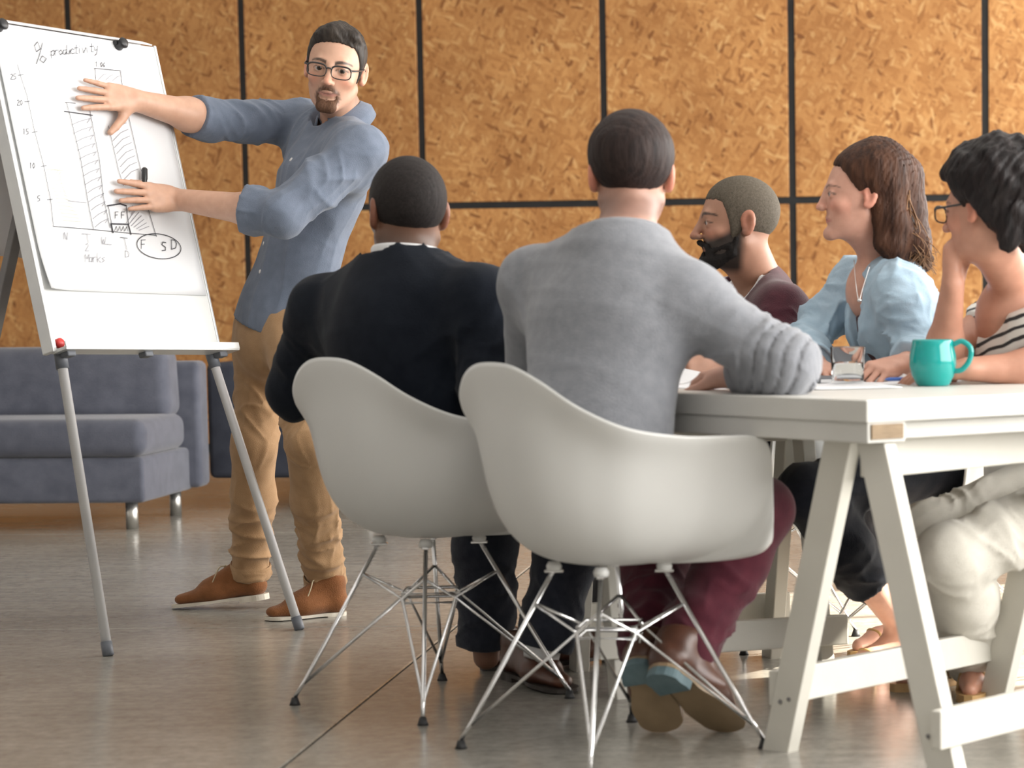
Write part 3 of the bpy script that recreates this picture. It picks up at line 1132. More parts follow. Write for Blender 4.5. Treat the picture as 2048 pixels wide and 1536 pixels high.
        if color is not None:
            c = color([pts[:, 0], pts[:, 1], pts[:, 2]])
            at_ = me.color_attributes.new('Col', 'FLOAT_COLOR', 'POINT')
            rgba = np.ones((n, 4), F32)
            rgba[:, :3] = c
            at_.data.foreach_set('color', rgba.ravel())
        return link(name, me, parent, mat, label)


def biggest(pts, quads):
    """Keep only the largest connected piece."""
    n = len(pts)
    lab = np.arange(n)
    e = np.concatenate([quads[:, [0, 1]], quads[:, [1, 2]], quads[:, [2, 3]], quads[:, [3, 0]]])
    for _ in range(60):
        ru, rv = lab[e[:, 0]], lab[e[:, 1]]
        if (ru == rv).all(): break
        np.minimum.at(lab, np.maximum(ru, rv), np.minimum(ru, rv))
        while True:
            l2 = lab[lab]
            if (l2 == lab).all(): break
            lab = l2
    u, c = np.unique(lab, return_counts=True)
    keep = lab == u[c.argmax()]
    mp = np.cumsum(keep) - 1
    q = quads[keep[quads].all(1)]
    return pts[keep], mp[q]


# ------------------------------------------------------------------ people: materials
def skin_mat(name, rough=0.48):
    m = mat(name, (0.6, 0.4, 0.3), rough)
    nt, ns, ls, b = nodes(m)
    a = ns.new('ShaderNodeAttribute')
    a.attribute_name = 'Col'
    tc = ns.new('ShaderNodeTexCoord')
    n = ns.new('ShaderNodeTexNoise')
    n.inputs['Scale'].default_value = 38
    n.inputs['Detail'].default_value = 4
    ls.new(tc.outputs['Object'], n.inputs['Vector'])
    r = ramp(ns, [(0.3, (0.93, 0.90, 0.89)), (0.7, (1.05, 1.04, 1.04))])
    ls.new(n.outputs['Fac'], r.inputs[0])
    c = mixc(ns, ls, 'MULTIPLY', 1.0, a.outputs['Color'], r.outputs[0])
    ls.new(c, b.inputs['Base Color'])
    b.inputs['Subsurface Weight'].default_value = 0.08
    b.inputs['Subsurface Radius'].default_value = (0.012, 0.005, 0.003)
    b.inputs['Subsurface Scale'].default_value = 0.6
    n2 = ns.new('ShaderNodeTexNoise')
    n2.inputs['Scale'].default_value = 420
    ls.new(tc.outputs['Object'], n2.inputs['Vector'])
    bp = ns.new('ShaderNodeBump')
    bp.inputs['Strength'].default_value = 0.12
    bp.inputs['Distance'].default_value = 0.001
    ls.new(n2.outputs['Fac'], bp.inputs['Height'])
    ls.new(bp.outputs[0], b.inputs['Normal'])
    return m


SKIN = skin_mat('skin')


def cloth(name, c1, c2, scale=30, bump=0.35, bscale=420, rough=0.85, sheen=0.15, stretch=(1, 1, 1)):
    m = mottled(name, c1, c2, rough, scale, bump=bump, bscale=bscale, sheen=sheen, stretch=stretch)
    m.node_tree.nodes['Principled BSDF'].inputs['Specular IOR Level'].default_value = .15
    return m


def hair_mat(name, c1, c2, rough=0.5, scale=60, stretch=(1, 1, .12)):
    m = mottled(name, c1, c2, rough, scale, detail=5, bump=0.5, bscale=scale * 3, stretch=stretch)
    m.node_tree.nodes['Principled BSDF'].inputs['Specular IOR Level'].default_value = .22
    return m


# ------------------------------------------------------------------ people: anatomy
class Head:
    """Head frame: x = the person's right... y = forward (face), z = up; origin between the ears at eye level."""
    def __init__(s, o, fwd, up, size=1.0):
        s.o = np.asarray(o, float)
        f = nrm(fwd)
        u = np.asarray(up, float)
        u = nrm(u - f * np.dot(u, f))
        r = np.cross(f, u)
        s.B = np.array([r, f, u])
        s.s = size

    def w(s, x, y, z):
        return s.o + (s.B[0] * x + s.B[1] * y + s.B[2] * z) * s.s

    def loc(s, p):
        q = [p[i] - s.o[i] for i in range(3)]
        return [(q[0] * s.B[i, 0] + q[1] * s.B[i, 1] + q[2] * s.B[i, 2]) / s.s for i in range(3)]


def head_prims(F, h, female=False, face=True, nose=1.0, jaw=1.0, neck=None, neck_r=.056, ears=True):
    S = h.s
    E = lambda c, r, k=.012, op=0: F.ell(h.w(*c), np.array(r) * S, h.B, k * S, op)
    C = lambda a, b, ra, rb, k=.010, op=0: F.cone(h.w(*a), h.w(*b), ra * S, rb * S, k * S, op=op)
    E((0, -.012, .032), (.0755, .097, .086))
    E((0, .022, -.012), (.064, .069, .082), .02)
    E((0, .032, -.066), (.048 * jaw, .050, .043), .022)
    for sx in (-1, 1):
        C((sx * .051 * jaw, -.006, -.050), (sx * .018 * jaw, .068, -.102), .016, .013, .02)        # jaw line
        E((sx * .043, .056, -.026), (.018, .018, .015), .018)                                  # cheek
    E((0, .080, -.101), (.019 * jaw, .014, .015), .016)                                       # chin
    if neck is not None:
        F.cone(neck, h.w(0, -.020, -.055), neck_r, neck_r * .97, .03)
        F.cone(neck + (h.w(0, 0, -.2) - h.w(0, 0, -.1)) * .1, h.w(0, .006, -.080), neck_r * .9, neck_r * .8, .03)
    if face:
        C((-.030, .078, .020), (.030, .078, .020), .012 if not female else .009, .012 if not female else .009, .014)
        C((0, .088, .012), (0, .108 + .008 * (nose - 1), -.029), .0082, .0105, .011)
        E((0, .1115 + .008 * (nose - 1), -.034), (.0105, .0105, .0088), .006)
        for sx in (-1, 1):
            E((sx * .0115, .0985, -.036), (.0075, .0095, .0075), .005)
            E((sx * .0315, .096, .000), (.0155, .013, .0105), .010, 1)                         # socket
            E((sx * .0315, .0745, .000), (.0150, .0140, .0140), .003)                          # lids round the eye
            E((sx * .0315, .0915, -.0006), (.0128, .012, .0043), .002, 1)                      # opening
        C((-.019, .0800, -.0620), (.019, .0800, -.0620), .0048, .0048, .007)
        C((-.004, .0850, -.0610), (.004, .0850, -.0610), .0042, .0042, .007)
        C((-.012, .0812, -.0702), (.012, .0812, -.0702), .0043, .0043, .008)
        F.cone(h.w(-.020, .0905, -.0660), h.w(.020, .0905, -.0660), .0026 * S, .0028 * S, .0025 * S, op=1)
    else:
        C((0, .088, .012), (0, .106, -.030), .0085, .0115, .012)
    if ears:
        for sx in (-1, 1):
            hx = [(.0755 + .006 * max(0, -math.cos(t_)), -.0145 + .0135 * math.cos(t_) - .004 * math.sin(t_), -.001 + .0265 * math.sin(t_)) for t_ in np.radians(np.linspace(20, 295, 11))]
            for q0, q1 in zip(hx, hx[1:]):
                F.cone(h.w(sx * q0[0], q0[1], q0[2]), h.w(sx * q1[0], q1[1], q1[2]), .0064 * S, .0064 * S, .006 * S)
            E((sx * .0745, -.014, -.002), (.0070, .0150, .027), .004)
            E((sx * .0845, -.0125, .000), (.0068, .0075, .0145), .003, 1)


def skin_color(h, base, lips=None, red=(1.10, .88, .84), brows=None, stubble=None, goatee=None, nape=None):
    base = np.array(base)

    def fn(p):
        n = len(p[0])
        c = np.tile(base, (n, 1))
        x, y, z = h.loc(p)
        ax = np.abs(x)

        def blend(mask, col):
            nonlocal c
            c = c * (1 - mask[:, None]) + np.asarray(col) * mask[:, None]
        sm_ = lambda d, w: np.clip(.5 - d / w, 0, 1)
        inh = (np.abs(z) < .14) & (np.abs(y) < .13) & (ax < .1)
        rd = np.maximum.reduce([np.exp(-(((ax - .044) / .02) ** 2 + ((z + .03) / .02) ** 2)) * (y > .03), np.exp(-(((ax) / .012) ** 2 + ((z + .03) / .014) ** 2)) * (y > .08), (ax > .072) * (np.abs(z) < .04) * 1.0]) * inh
        c = c * (1 + (np.array(red) - 1) * rd[:, None])
        if stubble:
            col, amt = stubble
            d = np.maximum.reduce([z + .038 + .5 * np.maximum(0, .045 - y) * 0, .0 - y]) 
            mk = sm_(z + .040 - np.clip((.07 - y), 0, .06) * .45, .02) * sm_(-.005 - y, .02) * sm_(-.125 - z, .02) * inh
            blend(mk * amt, col)
        if nape:
            mk = sm_(z + .040, .035) * sm_(-.100 - z, .03) * np.clip(-y / .03 + .2, 0, 1) * inh
            blend(mk * nape[1], nape[0])
        if goatee:
            gn = .12 * noise3([x, y, z], 420, 2, 1)
            rg = np.sqrt((x / .0265) ** 2 + ((z + .0775) / .0265) ** 2)
            mk = np.clip(1.25 - np.abs(rg - 1.04 + gn) / .29, 0, 1)
            mk = np.maximum(mk, np.clip(1.3 - np.sqrt((x / .021) ** 2 + ((z + .101) / .017) ** 2) + gn, 0, 1))
            mk = np.maximum(mk, np.clip(1.0 - np.sqrt((x / .006) ** 2 + ((z + .083) / .009) ** 2) + gn, 0, 1))
            blend(np.clip(mk, 0, 1) * goatee[1] * (y > .03) * inh, goatee[0])
        if lips:
            dl = np.sqrt((x / .0245) ** 2 + ((z + .0672) / .0058) ** 2) - 1
            blend(sm_(dl, .5) * (y > .06) * inh * .85, lips)
            sl = np.sqrt((x / .0215) ** 2 + ((z + .0664 - 9 * x * x) / .0021) ** 2) - 1
            blend(sm_(sl, .6) * (y > .06) * inh * .8, np.asarray(lips) * .28)
        ey = np.sqrt(((ax - .0315) / .0150) ** 2 + ((z + .0006) / .0068) ** 2)
        blend(sm_(np.abs(ey - 1.02) - .12, .18) * (z > -.0012) * (y > .066) * inh * .85, (.03, .02, .017))
        if brows:
            bc, bz, th = brows
            arc = bz + .006 - ((ax - .034) / .022) ** 2 * .006
            d = np.maximum(np.abs(z - arc) - th * (1.1 - (ax - .015) / .06), np.abs(ax - .034) - .022)
            blend(sm_(d, .003) * (y > .055) * inh * .92, bc)
        return c
    return fn


def eye_mesh(h, parent, org, iris, look):
    S = h.s
    for sx in (-1, 1):
        c = h.w(sx * .0315, .0752, 0)
        gaze = nrm(look - c)
        n, mth = 24, 16
        vs, fs, cols = [], [], []
        e = nrm(np.cross(gaze, h.B[2]))
        g = np.cross(e, gaze)
        for i in range(mth + 1):
            th = PI * (i / mth) ** 1.3
            for k in range(n):
                a = 2 * PI * k / n
                vs.append(c - org + .0125 * S * (gaze * math.cos(th) + math.sin(th) * (e * math.cos(a) + g * math.sin(a))))
                cols.append((.008, .008, .008) if th < .26 else (iris if th < .52 else (.46, .43, .41)))
        for i in range(mth):
            for k in range(n):
                fs.append((i * n + k, i * n + (k + 1) % n, (i + 1) * n + (k + 1) % n, (i + 1) * n + k))
        me = me_from('eye', vs, fs, True, EYEM)
        at_ = me.color_attributes.new('Col', 'FLOAT_COLOR', 'POINT')
        at_.data.foreach_set('color', np.array([(*q, 1) for q in cols], F32).ravel())
        link('eye', me, parent)


EYEM = mat('eye', (0.8, 0.8, 0.8), 0.12)
_nt, _ns, _ls, _b = nodes(EYEM)
_a = _ns.new('ShaderNodeAttribute')
_a.attribute_name = 'Col'
_ls.new(_a.outputs['Color'], _b.inputs['Base Color'])


def cap_field(vox, h, thick, zmin, disp=0.0, seed=1, freq=90, extra=None, front=None):
    """Hair cap: the cranium grown by thick(x,y,z), kept above the hairline zmin(y,|x|)."""
    F = Field(vox)
    S = h.s
    lo, hi = h.o - .16 * S, h.o + .16 * S

    def fn(p):
        x, y, z = h.loc(p)
        zm = zmin(y, np.abs(x))
        t = .0012 + thick(x, y, z) * np.sqrt(np.clip((z - zm) / .030, .0, 1))
        r = (.0755, .097, .086)
        u = (x / (r[0] + t), (y + .012) / (r[1] + t), (z - .032) / (r[2] + t))
        k0 = np.sqrt(u[0] ** 2 + u[1] ** 2 + u[2] ** 2)
        d = (k0 - 1) * .088
        r2 = (.064, .069, .082)
        u2 = (x / (r2[0] + t), (y - .022) / (r2[1] + t), (z + .012) / (r2[2] + t))
        d2 = (np.sqrt(u2[0] ** 2 + u2[1] ** 2 + u2[2] ** 2) - 1) * .072
        d = smin(d, d2, .02)
        if disp: d = d + disp * noise3([x, y, z * .35], freq, seed, 2)
        m_ = zm - z + .0035 * noise3([x, y, z], 160, 3, 1)
        return np.maximum(d, m_ * .8) * S
    F.add(fn, lo, hi, .006)
    return F


def hairline(pts):
    ys = np.array([p[0] for p in pts])
    zs = np.array([p[1] for p in pts])
    return lambda y, ax: np.interp(y, ys, zs)


def hand(F, w, d, n, side, curl=(.2, .25, .3, .35), spread=(-.18, -.05, .06, .2), thumb=(.75, .25, .3), S=1.0, k=.012):
    """w wrist, d along the fingers, n out of the palm, side: direction of the thumb across the palm."""
    d = nrm(d)
    n = nrm(n - d * np.dot(n, d))
    t = nrm(side - d * np.dot(side, d) - n * np.dot(side, n))
    w = np.asarray(w, float)
    offs = (.030, .010, -.011, -.030)
    mlen = (.092, .096, .091, .083)
    flen = ((.043, .025, .020), (.047, .029, .021), (.043, .027, .020), (.034, .021, .018))
    rad = ((.0098, .0090, .0080, .0068), (.0100, .0092, .0082, .0070), (.0096, .0088, .0078, .0066), (.0086, .0078, .0068, .0058))
    base = []
    F.cone(w, w + d * .045 * S, .027 * S, .036 * S, .02, flat=n, ratio=.62)
    for i in range(4):
        a = w + (d * .012 + t * offs[i] * .55) * S
        b = w + (d * mlen[i] + t * offs[i] - n * .004) * S
        F.cone(a, b, .0155 * S, .0115 * S, k)
        base.append(b)
    F.cone(w + (d * .03 - t * .02) * S + n * .006, w + (d * .07 - t * .028) * S + n * .004, .016 * S, .012 * S, .015)
    for i in range(4):
        b = base[i]
        ang = spread[i]
        dd = nrm(d * math.cos(ang) - t * math.sin(ang))
        c = curl[i]
        for j in range(3):
            c_ = c * (1.0, 1.15, .8)[j]
            dd = nrm(dd * math.cos(c_) + n * math.sin(c_))
            e = b + dd * flen[i][j] * S
            F.cone(b, e, rad[i][j] * S, rad[i][j + 1] * S, .003)
            b = e
    # thumb: leaves the side of the palm near its base
    a0 = w + (d * .022 + t * .022 + n * .006) * S
    out, bend, fwd = thumb
    td = nrm(d * math.cos(out) + t * math.sin(out) + n * bend)
    p1 = a0 + td * .045 * S
    F.cone(a0, p1, .0175 * S, .0128 * S, .014)
    td2 = nrm(td + d * fwd)
    p2 = p1 + td2 * .033 * S
    F.cone(p1, p2, .0120 * S, .0108 * S, .004)
    td3 = nrm(td2 + d * fwd * .5)
    F.cone(p2, p2 + td3 * .026 * S, .0108 * S, .0085 * S, .003)


def trunk(F, pel, wst, chs, c7, Ls, Rs, hip, g=0.0, wid=1.0, dep=1.0, k=.04, fold=None, belly=0.0, core=False, seat=False, neck=None, delt=.058):
    """Torso from pelvis to shoulders; hip = unit vector towards the right hip; g grows it (clothes)."""
    shv = nrm(Rs - Ls)
    up1 = nrm(chs - wst)
    fw_h = nrm(np.cross(nrm(wst - pel), hip))
    fw_s = nrm(np.cross(up1, shv))
    fw_m = nrm(fw_h + fw_s)
    if core:
        F.cone(pel, wst, .035, .035, k)
        F.cone(wst, chs, .035, .05, k)
        F.cone(chs, c7 + (chs - c7) * .15, .05, .05, k)
        for S_ in (Ls, Rs): F.cone(c7 + (chs - c7) * .22, S_, .045, .04, .03)
        return
    lift = (wst - pel) * .55 if seat else 0
    F.cone(pel + lift, wst, .155 * wid + g, .142 * wid + g, k, flat=fw_h, ratio=.70 * dep, clip=[(V(0, 0, pel[2] - .085), V(0, 0, -1))] if seat else None)
    F.cone(wst, chs, .142 * wid + g, .166 * wid + g, k, flat=fw_m, ratio=.70 * dep)
    ub = c7 * .5 + chs * .5
    F.cone(chs, ub, .166 * wid + g, .112 * wid + g, k, flat=fw_s, ratio=.66 * dep)
    if belly: F.ell(wst + fw_m * .05, V(.12, .12, .12) * wid + g + belly, None, .05)
    for S_ in (Ls, Rs):
        a = c7 + (chs - c7) * .30
        F.cone(a, S_, .070 * wid + g, .052 * wid + g, .045)
        F.cone(c7 + (chs - c7) * .10, a * .20 + S_ * .80 + (c7 - chs) * .05, .044 + g * .6, .036 + g, .04)
        F.ell(S_, V(1, 1, 1) * (delt + g), None, .04)
        F.cone(chs + (S_ - chs) * .55, S_ * .75 + chs * .25 + (chs - c7) * .25, .07 * wid + g, .05 * wid + g, .05)
    if neck is not None:
        F.cone(c7 + (chs - c7) * .10, c7 + neck[0] * .08, neck[1] * 1.12, neck[1], .05)


def arm(F, S_, E_, W_, g=0.0, sc=1.0, k=.03, folds_u=None, folds_l=None, clip=None, lower=True):
    up = nrm(S_ - E_)
    F.cone(S_, E_, .054 * sc + g, .043 * sc + g, k, folds=folds_u, clip=None if lower else clip)
    if lower:
        m_ = E_ * .72 + W_ * .28
        F.cone(E_, m_, .043 * sc + g, .044 * sc + g, k, folds=None, clip=clip)
        F.cone(m_, W_, .044 * sc + g, .0285 * sc + g, k, folds=folds_l, clip=clip)


def leg(F, Hp, K_, A_, g=0.0, sc=1.0, k=.03, fu=None, fl=None, hem=None, calf=.052, ank=.036):
    F.cone(Hp, K_, .088 * sc + g, .058 * sc + g, k, folds=fu)
    m_ = K_ * .62 + A_ * .38
    cl = [(hem[0], hem[1])] if hem else None
    F.cone(K_, m_, .058 * sc + g, calf * sc + g, k, clip=cl)
    F.cone(m_, A_, calf * sc + g, ank * sc + g, k, folds=fl, clip=cl)


def shoe(parent, org, toe, heel, up, mupper, msole, S=1.0, ankle=True, laces=None, heel_h=.018, sole_h=.012, heelm=None, bulk=1.0, name='shoe', wid=1.0):
    """A shoe on the line heel -> toe (points on its sole)."""
    toe, heel = np.asarray(toe, float), np.asarray(heel, float)
    L = np.linalg.norm(toe - heel)
    d = (toe - heel) / L
    up = nrm(up - d * np.dot(up, d))
    r = np.cross(d, up)
    P = lambda x, y, z: heel + d * (y * L) + r * x + up * z
    F = Field(.004)
    zs = sole_h
    F.cone(P(0, .16, zs + .030), P(0, .55, zs + .026), .033 * wid, .043 * wid, .03, flat=up, ratio=.8)
    F.cone(P(0, .55, zs + .022), P(0, .87, zs + .014), .043 * wid, .027 * wid, .03, flat=up, ratio=.62)
    F.cone(P(0, .12, zs + .03), P(0, .17, zs + .080 * bulk), .034 * wid, .036 * wid, .02)
    F.cone(P(0, .17, zs + .085 * bulk), P(0, .58, zs + .035), .034 * wid, .030 * wid, .025)
    F.cut(P(0, .5, zs - .002), -up)
    F.cut(P(0, .15, zs + .105 * bulk), nrm(up - d * .15))
    sh = F.build(name, mupper, parent, org)
    # sole outline
    prof = [(0, .0), (.2, .034), (.38, .028), (.66, .0455), (.82, .042), (.93, .030), (1.0, .0)]
    ys_ = np.linspace(0, 1, 41)
    hw_ = np.interp(ys_, [q[0] for q in prof], [q[1] for q in prof])
    for _ in range(2): hw_[1:-1] = (hw_[:-2] + 2 * hw_[1:-1] + hw_[2:]) / 4
    hw_ = np.where(ys_ < .14, .0335 * np.sqrt(np.clip(1 - (1 - ys_ / .14) ** 2, 0, 1)), np.maximum(hw_, .028))
    hw_ = np.where(ys_ > .84, .0425 * np.sqrt(np.clip(1 - ((ys_ - .84) / .16) ** 2, 0, 1)), hw_)
    for _ in range(2): hw_[2:-2] = (hw_[1:-3] + 2 * hw_[2:-2] + hw_[3:-1]) / 4
    hw_[0], hw_[-1] = .004, .003
    hw_ *= wid
    mb = MB()
    top = [P(x, y, zs) for x, y in zip(hw_ + .002, ys_)] + [P(-x, y, zs) for x, y in zip(hw_[::-1] + .002, ys_[::-1])]
    mb.prism(top, -up, sole_h * .75)
    mb.build('sole', msole, sh, org=org)
    mb = MB()
    n_ = 12
    tp = [P(x, y, zs - sole_h * .7) for x, y in zip(hw_[:n_] + .001, ys_[:n_])] + [P(-x, y, zs - sole_h * .7) for x, y in zip(hw_[:n_][::-1] + .001, ys_[:n_][::-1])]
    mb.prism(tp, -up, heel_h)
    mb.build('heel', heelm or msole, sh, org=org)
    if laces:
        lc = MB()
        for q in range(3):
            y = .40 + .065 * q
            z = zs + .088 - .028 * q - .004
            lc.tube(crom([P(-.022, y, z - .010), P(-.008, y + .012, z + .006), P(.010, y - .006, z + .006), P(.022, y, z - .010)], 5), .0020, 6)
        lc.tube(crom([P(0, .37, zs + .098), P(.022, .42, zs + .100), P(.032, .47, zs + .075), P(.03, .52, zs + .05)], 6), .0019, 6)
        lc.tube(crom([P(0, .37, zs + .098), P(-.022, .43, zs + .102), P(-.034, .48, zs + .078), P(-.036, .54, zs + .045)], 6), .0019, 6)
        lc.build('laces', laces, sh, org=org)
    return sh


def collar_fold(name, c, axis, fwd, r0, r1, h0, h1, drop, gap, mat_, parent, org, n=56):
    """A shirt collar: stands up round the neck, folds over and ends in two points either side of fwd."""
    ax = nrm(axis)
    x = nrm(fwd - ax * np.dot(fwd, ax))
    y = np.cross(ax, x)
    P = []
    for i in range(n):
        a = gap + (2 * PI - 2 * gap) * i / (n - 1)
        e = abs(math.cos(a / 2)) ** 3                       # 1 at the front ends, 0 at the nape
        rad = x * math.cos(a) + y * math.sin(a)
        row = []
        for r_, z_ in ((r0, -.008), (r0, h0 * .6), (r0 + .003, h0), (r0 + .007, h0 - .002), (r1 - .003, (h0 + h1) / 2 - drop * e * .4), (r1 + .012 * e, h1 - drop * e)):
            sl = (a if a < PI else a - 2 * PI)
            row.append(np.asarray(c) + rad * r_ + ax * z_)
        P.append(row)
    o = MB().grid(P).build(name, mat_, parent, org=org)
    s_ = o.modifiers.new('thick', 'SOLIDIFY')
    s_.thickness = .003
    return o


def ring_band(name, c, axis, rx, ry, xdir, h, th, mat_, parent, org, wav=0.0, n=48, tilt=None):
    """A soft elliptical cloth band round a limb or neck."""
    ax = nrm(axis)
    x = nrm(xdir - ax * np.dot(xdir, ax))
    y = np.cross(ax, x)
    P = []
    for i in range(n):
        a = 2 * PI * i / n
        w_ = wav * math.sin(3 * a + 1)
        row = []
        for (dr, dz) in ((0, 0), (th, .15 * h), (th, .85 * h), (0, h), (-th, h * .8), (-th, .2 * h), (0, 0)):
            row.append(np.asarray(c) + x * (rx + dr + w_) * math.cos(a) + y * (ry + dr + w_) * math.sin(a) + ax * (dz + (tilt[0] * math.cos(a) + tilt[1] * math.sin(a) if tilt else 0)))
        P.append(row)
    o = MB().grid(P, True).build(name, mat_, parent, smooth=True, org=org)
    return o
# ================================================================== PEOPLE
def stripes_mat():
    m = mat('striped_blouse', (0.7, 0.7, 0.68), 0.8)
    nt, ns, ls, b = nodes(m)
    tc = ns.new('ShaderNodeTexCoord')
    mp = ns.new('ShaderNodeMapping')
    mp.inputs['Rotation'].default_value = (0.15, 0.25, 0)
    ls.new(tc.outputs['Object'], mp.inputs[0])
    wv = ns.new('ShaderNodeTexWave')
    wv.wave_type = 'BANDS'
    wv.bands_direction = 'Z'
    wv.inputs['Scale'].default_value = 12.5
    wv.inputs['Distortion'].default_value = 1.6
    wv.inputs['Detail'].default_value = 1.5
    wv.inputs['Detail Scale'].default_value = 1.4
    ls.new(mp.outputs[0], wv.inputs['Vector'])
    r = ramp(ns, [(0.0, (0.03, 0.03, 0.032)), (0.22, (0.03, 0.03, 0.032)), (0.30, (0.70, 0.69, 0.65)), (1.0, (0.72, 0.71, 0.67))])
    ls.new(wv.outputs['Fac'], r.inputs[0])
    ls.new(r.outputs[0], b.inputs['Base Color'])
    return m


M.update(
    shirt1=cloth('blue_grey_shirt', (0.128, 0.155, 0.208), (0.158, 0.187, 0.246)),
    tan=cloth('tan_chino', (0.34, 0.205, 0.105), (0.40, 0.25, 0.135)),
    suede=cloth('tan_suede', (0.19, 0.075, 0.027), (0.25, 0.102, 0.040), 40, .5, 300, .9),
    sole=mottled('cream_sole', (0.62, 0.57, 0.48), (0.68, 0.63, 0.54), 0.6, 30),
    lace=mottled('beige_lace', (0.50, 0.42, 0.28), (0.56, 0.48, 0.34), 0.8, 90),
    navy=cloth('black_knit', (0.0065, 0.009, 0.015), (0.010, 0.013, 0.020), 30, .3, 300, .95, .05),
    white=cloth('white_cotton', (0.74, 0.74, 0.75), (0.79, 0.79, 0.80)),
    jeans=cloth('dark_jeans', (0.018, 0.021, 0.032), (0.028, 0.032, 0.045), 40, .4, 300),
    brownshoe=mottled('brown_leather', (0.062, 0.023, 0.014), (0.105, 0.040, 0.022), 0.35, 24),
    darksole=mottled('dark_sole', (0.02, 0.015, 0.013), (0.035, 0.027, 0.022), 0.6, 30),
    grey=cloth('grey_knit', (0.205, 0.213, 0.236), (0.25, 0.258, 0.284), 45, .4, 350, .9, .3),
    maroon=cloth('maroon_twill', (0.062, 0.011, 0.020), (0.088, 0.017, 0.028), 30, .3, 400),
    leathersole=mottled('tan_leather_sole', (0.27, 0.19, 0.11), (0.36, 0.26, 0.155), 0.45, 14),
    blueheel=mottled('worn_blue_heel', (0.085, 0.145, 0.17), (0.15, 0.22, 0.245), 0.6, 22),
    winesweater=cloth('maroon_knit', (0.048, 0.010, 0.018), (0.070, 0.015, 0.025), 40, .35, 350, .9, .3),
    charcoal=cloth('charcoal_cotton', (0.03, 0.03, 0.034), (0.042, 0.042, 0.047)),
    lightblue=cloth('light_blue_cotton', (0.34, 0.47, 0.58), (0.39, 0.52, 0.63)),
    darkred=cloth('dark_red_top', (0.055, 0.010, 0.014), (0.075, 0.014, 0.019)),
    capri=cloth('navy_black_cotton', (0.010, 0.012, 0.019), (0.016, 0.018, 0.026)),
    whitejeans=cloth('white_jeans', (0.66, 0.63, 0.56), (0.72, 0.69, 0.62)),
    sandal=mottled('tan_sandal', (0.40, 0.24, 0.09), (0.48, 0.30, 0.13), 0.5, 30),
    stripe=stripes_mat(),
    hair1=hair_mat('dark_grey_brown_hair', (0.013, 0.010, 0.009), (0.048, 0.038, 0.031)),
    beard1=hair_mat('brown_beard', (0.075, 0.036, 0.020), (0.13, 0.066, 0.038), .7, 200),
    buzz=hair_mat('black_buzz_cut', (0.014, 0.011, 0.011), (0.026, 0.021, 0.020), .7, 160, (1, 1, 1)),
    hair3=hair_mat('short_brown_hair', (0.014, 0.009, 0.009), (0.036, 0.022, 0.019), .6, 90),
    buzz4=hair_mat('grey_brown_buzz_cut', (0.075, 0.062, 0.046), (0.125, 0.104, 0.078), .7, 200, (1, 1, 1)),
    beard4=hair_mat('black_beard', (0.007, 0.006, 0.006), (0.016, 0.013, 0.012), .7, 200),
    hair5=hair_mat('long_brown_hair', (0.020, 0.008, 0.005), (0.080, 0.034, 0.018), .6, 60),
    hair6=hair_mat('short_black_hair', (0.006, 0.0045, 0.005), (0.015, 0.010, 0.010), .5, 60),
    frame=mottled('dark_spectacle_frame', (0.02, 0.018, 0.018), (0.04, 0.036, 0.034), 0.35, 40),
    button=mat('white_button', (0.75, 0.75, 0.75), 0.35),
    silver=mottled('silver', (0.7, 0.7, 0.7), (0.8, 0.8, 0.8), 0.2, 20, metal=1.0),
)
GROUND = lambda p: V(p[0], p[1], 0)


def person(name_label, pel):
    org = V(pel[0], pel[1], 0)
    root = empty('person', org, 0, name_label, 'person')
    return root, org


def spectacles(h, parent, org, sxw=.053, szh=.035, r=.0021, y=.1065, lens=True):
    g = MB()
    tops = []
    for sx in (-1, 1):
        pts = []
        for a in np.linspace(0, 2 * PI, 28, endpoint=False):
            ca, sa = math.cos(a), math.sin(a)
            q = 3.2
            rr = (abs(ca) ** q + abs(sa) ** q) ** (-1 / q)
            pts.append(h.w(sx * .0335 + rr * ca * sxw / 2, y - .006 * abs(sx * .0335 + rr * ca * sxw / 2) / .06, -.004 + rr * sa * szh / 2))
        g.tube(pts, [r * (1.25 if h.loc(p)[2] > .004 else .8) for p in pts], 8, closed=True)
    g.tube(crom([h.w(-.008, y, .003), h.w(0, y + .003, .005), h.w(.008, y, .003)], 4), r * 1.2, 8)
    for sx in (-1, 1):
        g.tube(crom([h.w(sx * .059, y - .007, .006), h.w(sx * .070, y - .022, .007), h.w(sx * .078, .02, .009), h.w(sx * .080, -.012, .012), h.w(sx * .079, -.03, -.004)], 5), r * 1.1, 8)
    go = g.build('glasses', M['frame'], parent, org=org)
    if lens:
        for sx in (-1, 1):
            pts = []
            for a in np.linspace(0, 2 * PI, 28, endpoint=False):
                ca, sa = math.cos(a), math.sin(a)
                rr = (abs(ca) ** 3.2 + abs(sa) ** 3.2) ** (-1 / 3.2)
                pts.append(h.w(sx * .0335 + rr * ca * sxw / 2 * .97, y - .006 * abs(sx * .0335 + rr * ca * sxw / 2) / .06, -.004 + rr * sa * szh / 2 * .97))
            MB().prism(pts, h.B[1], .0012).build('lens', M['lens'], go, org=org)
    return go


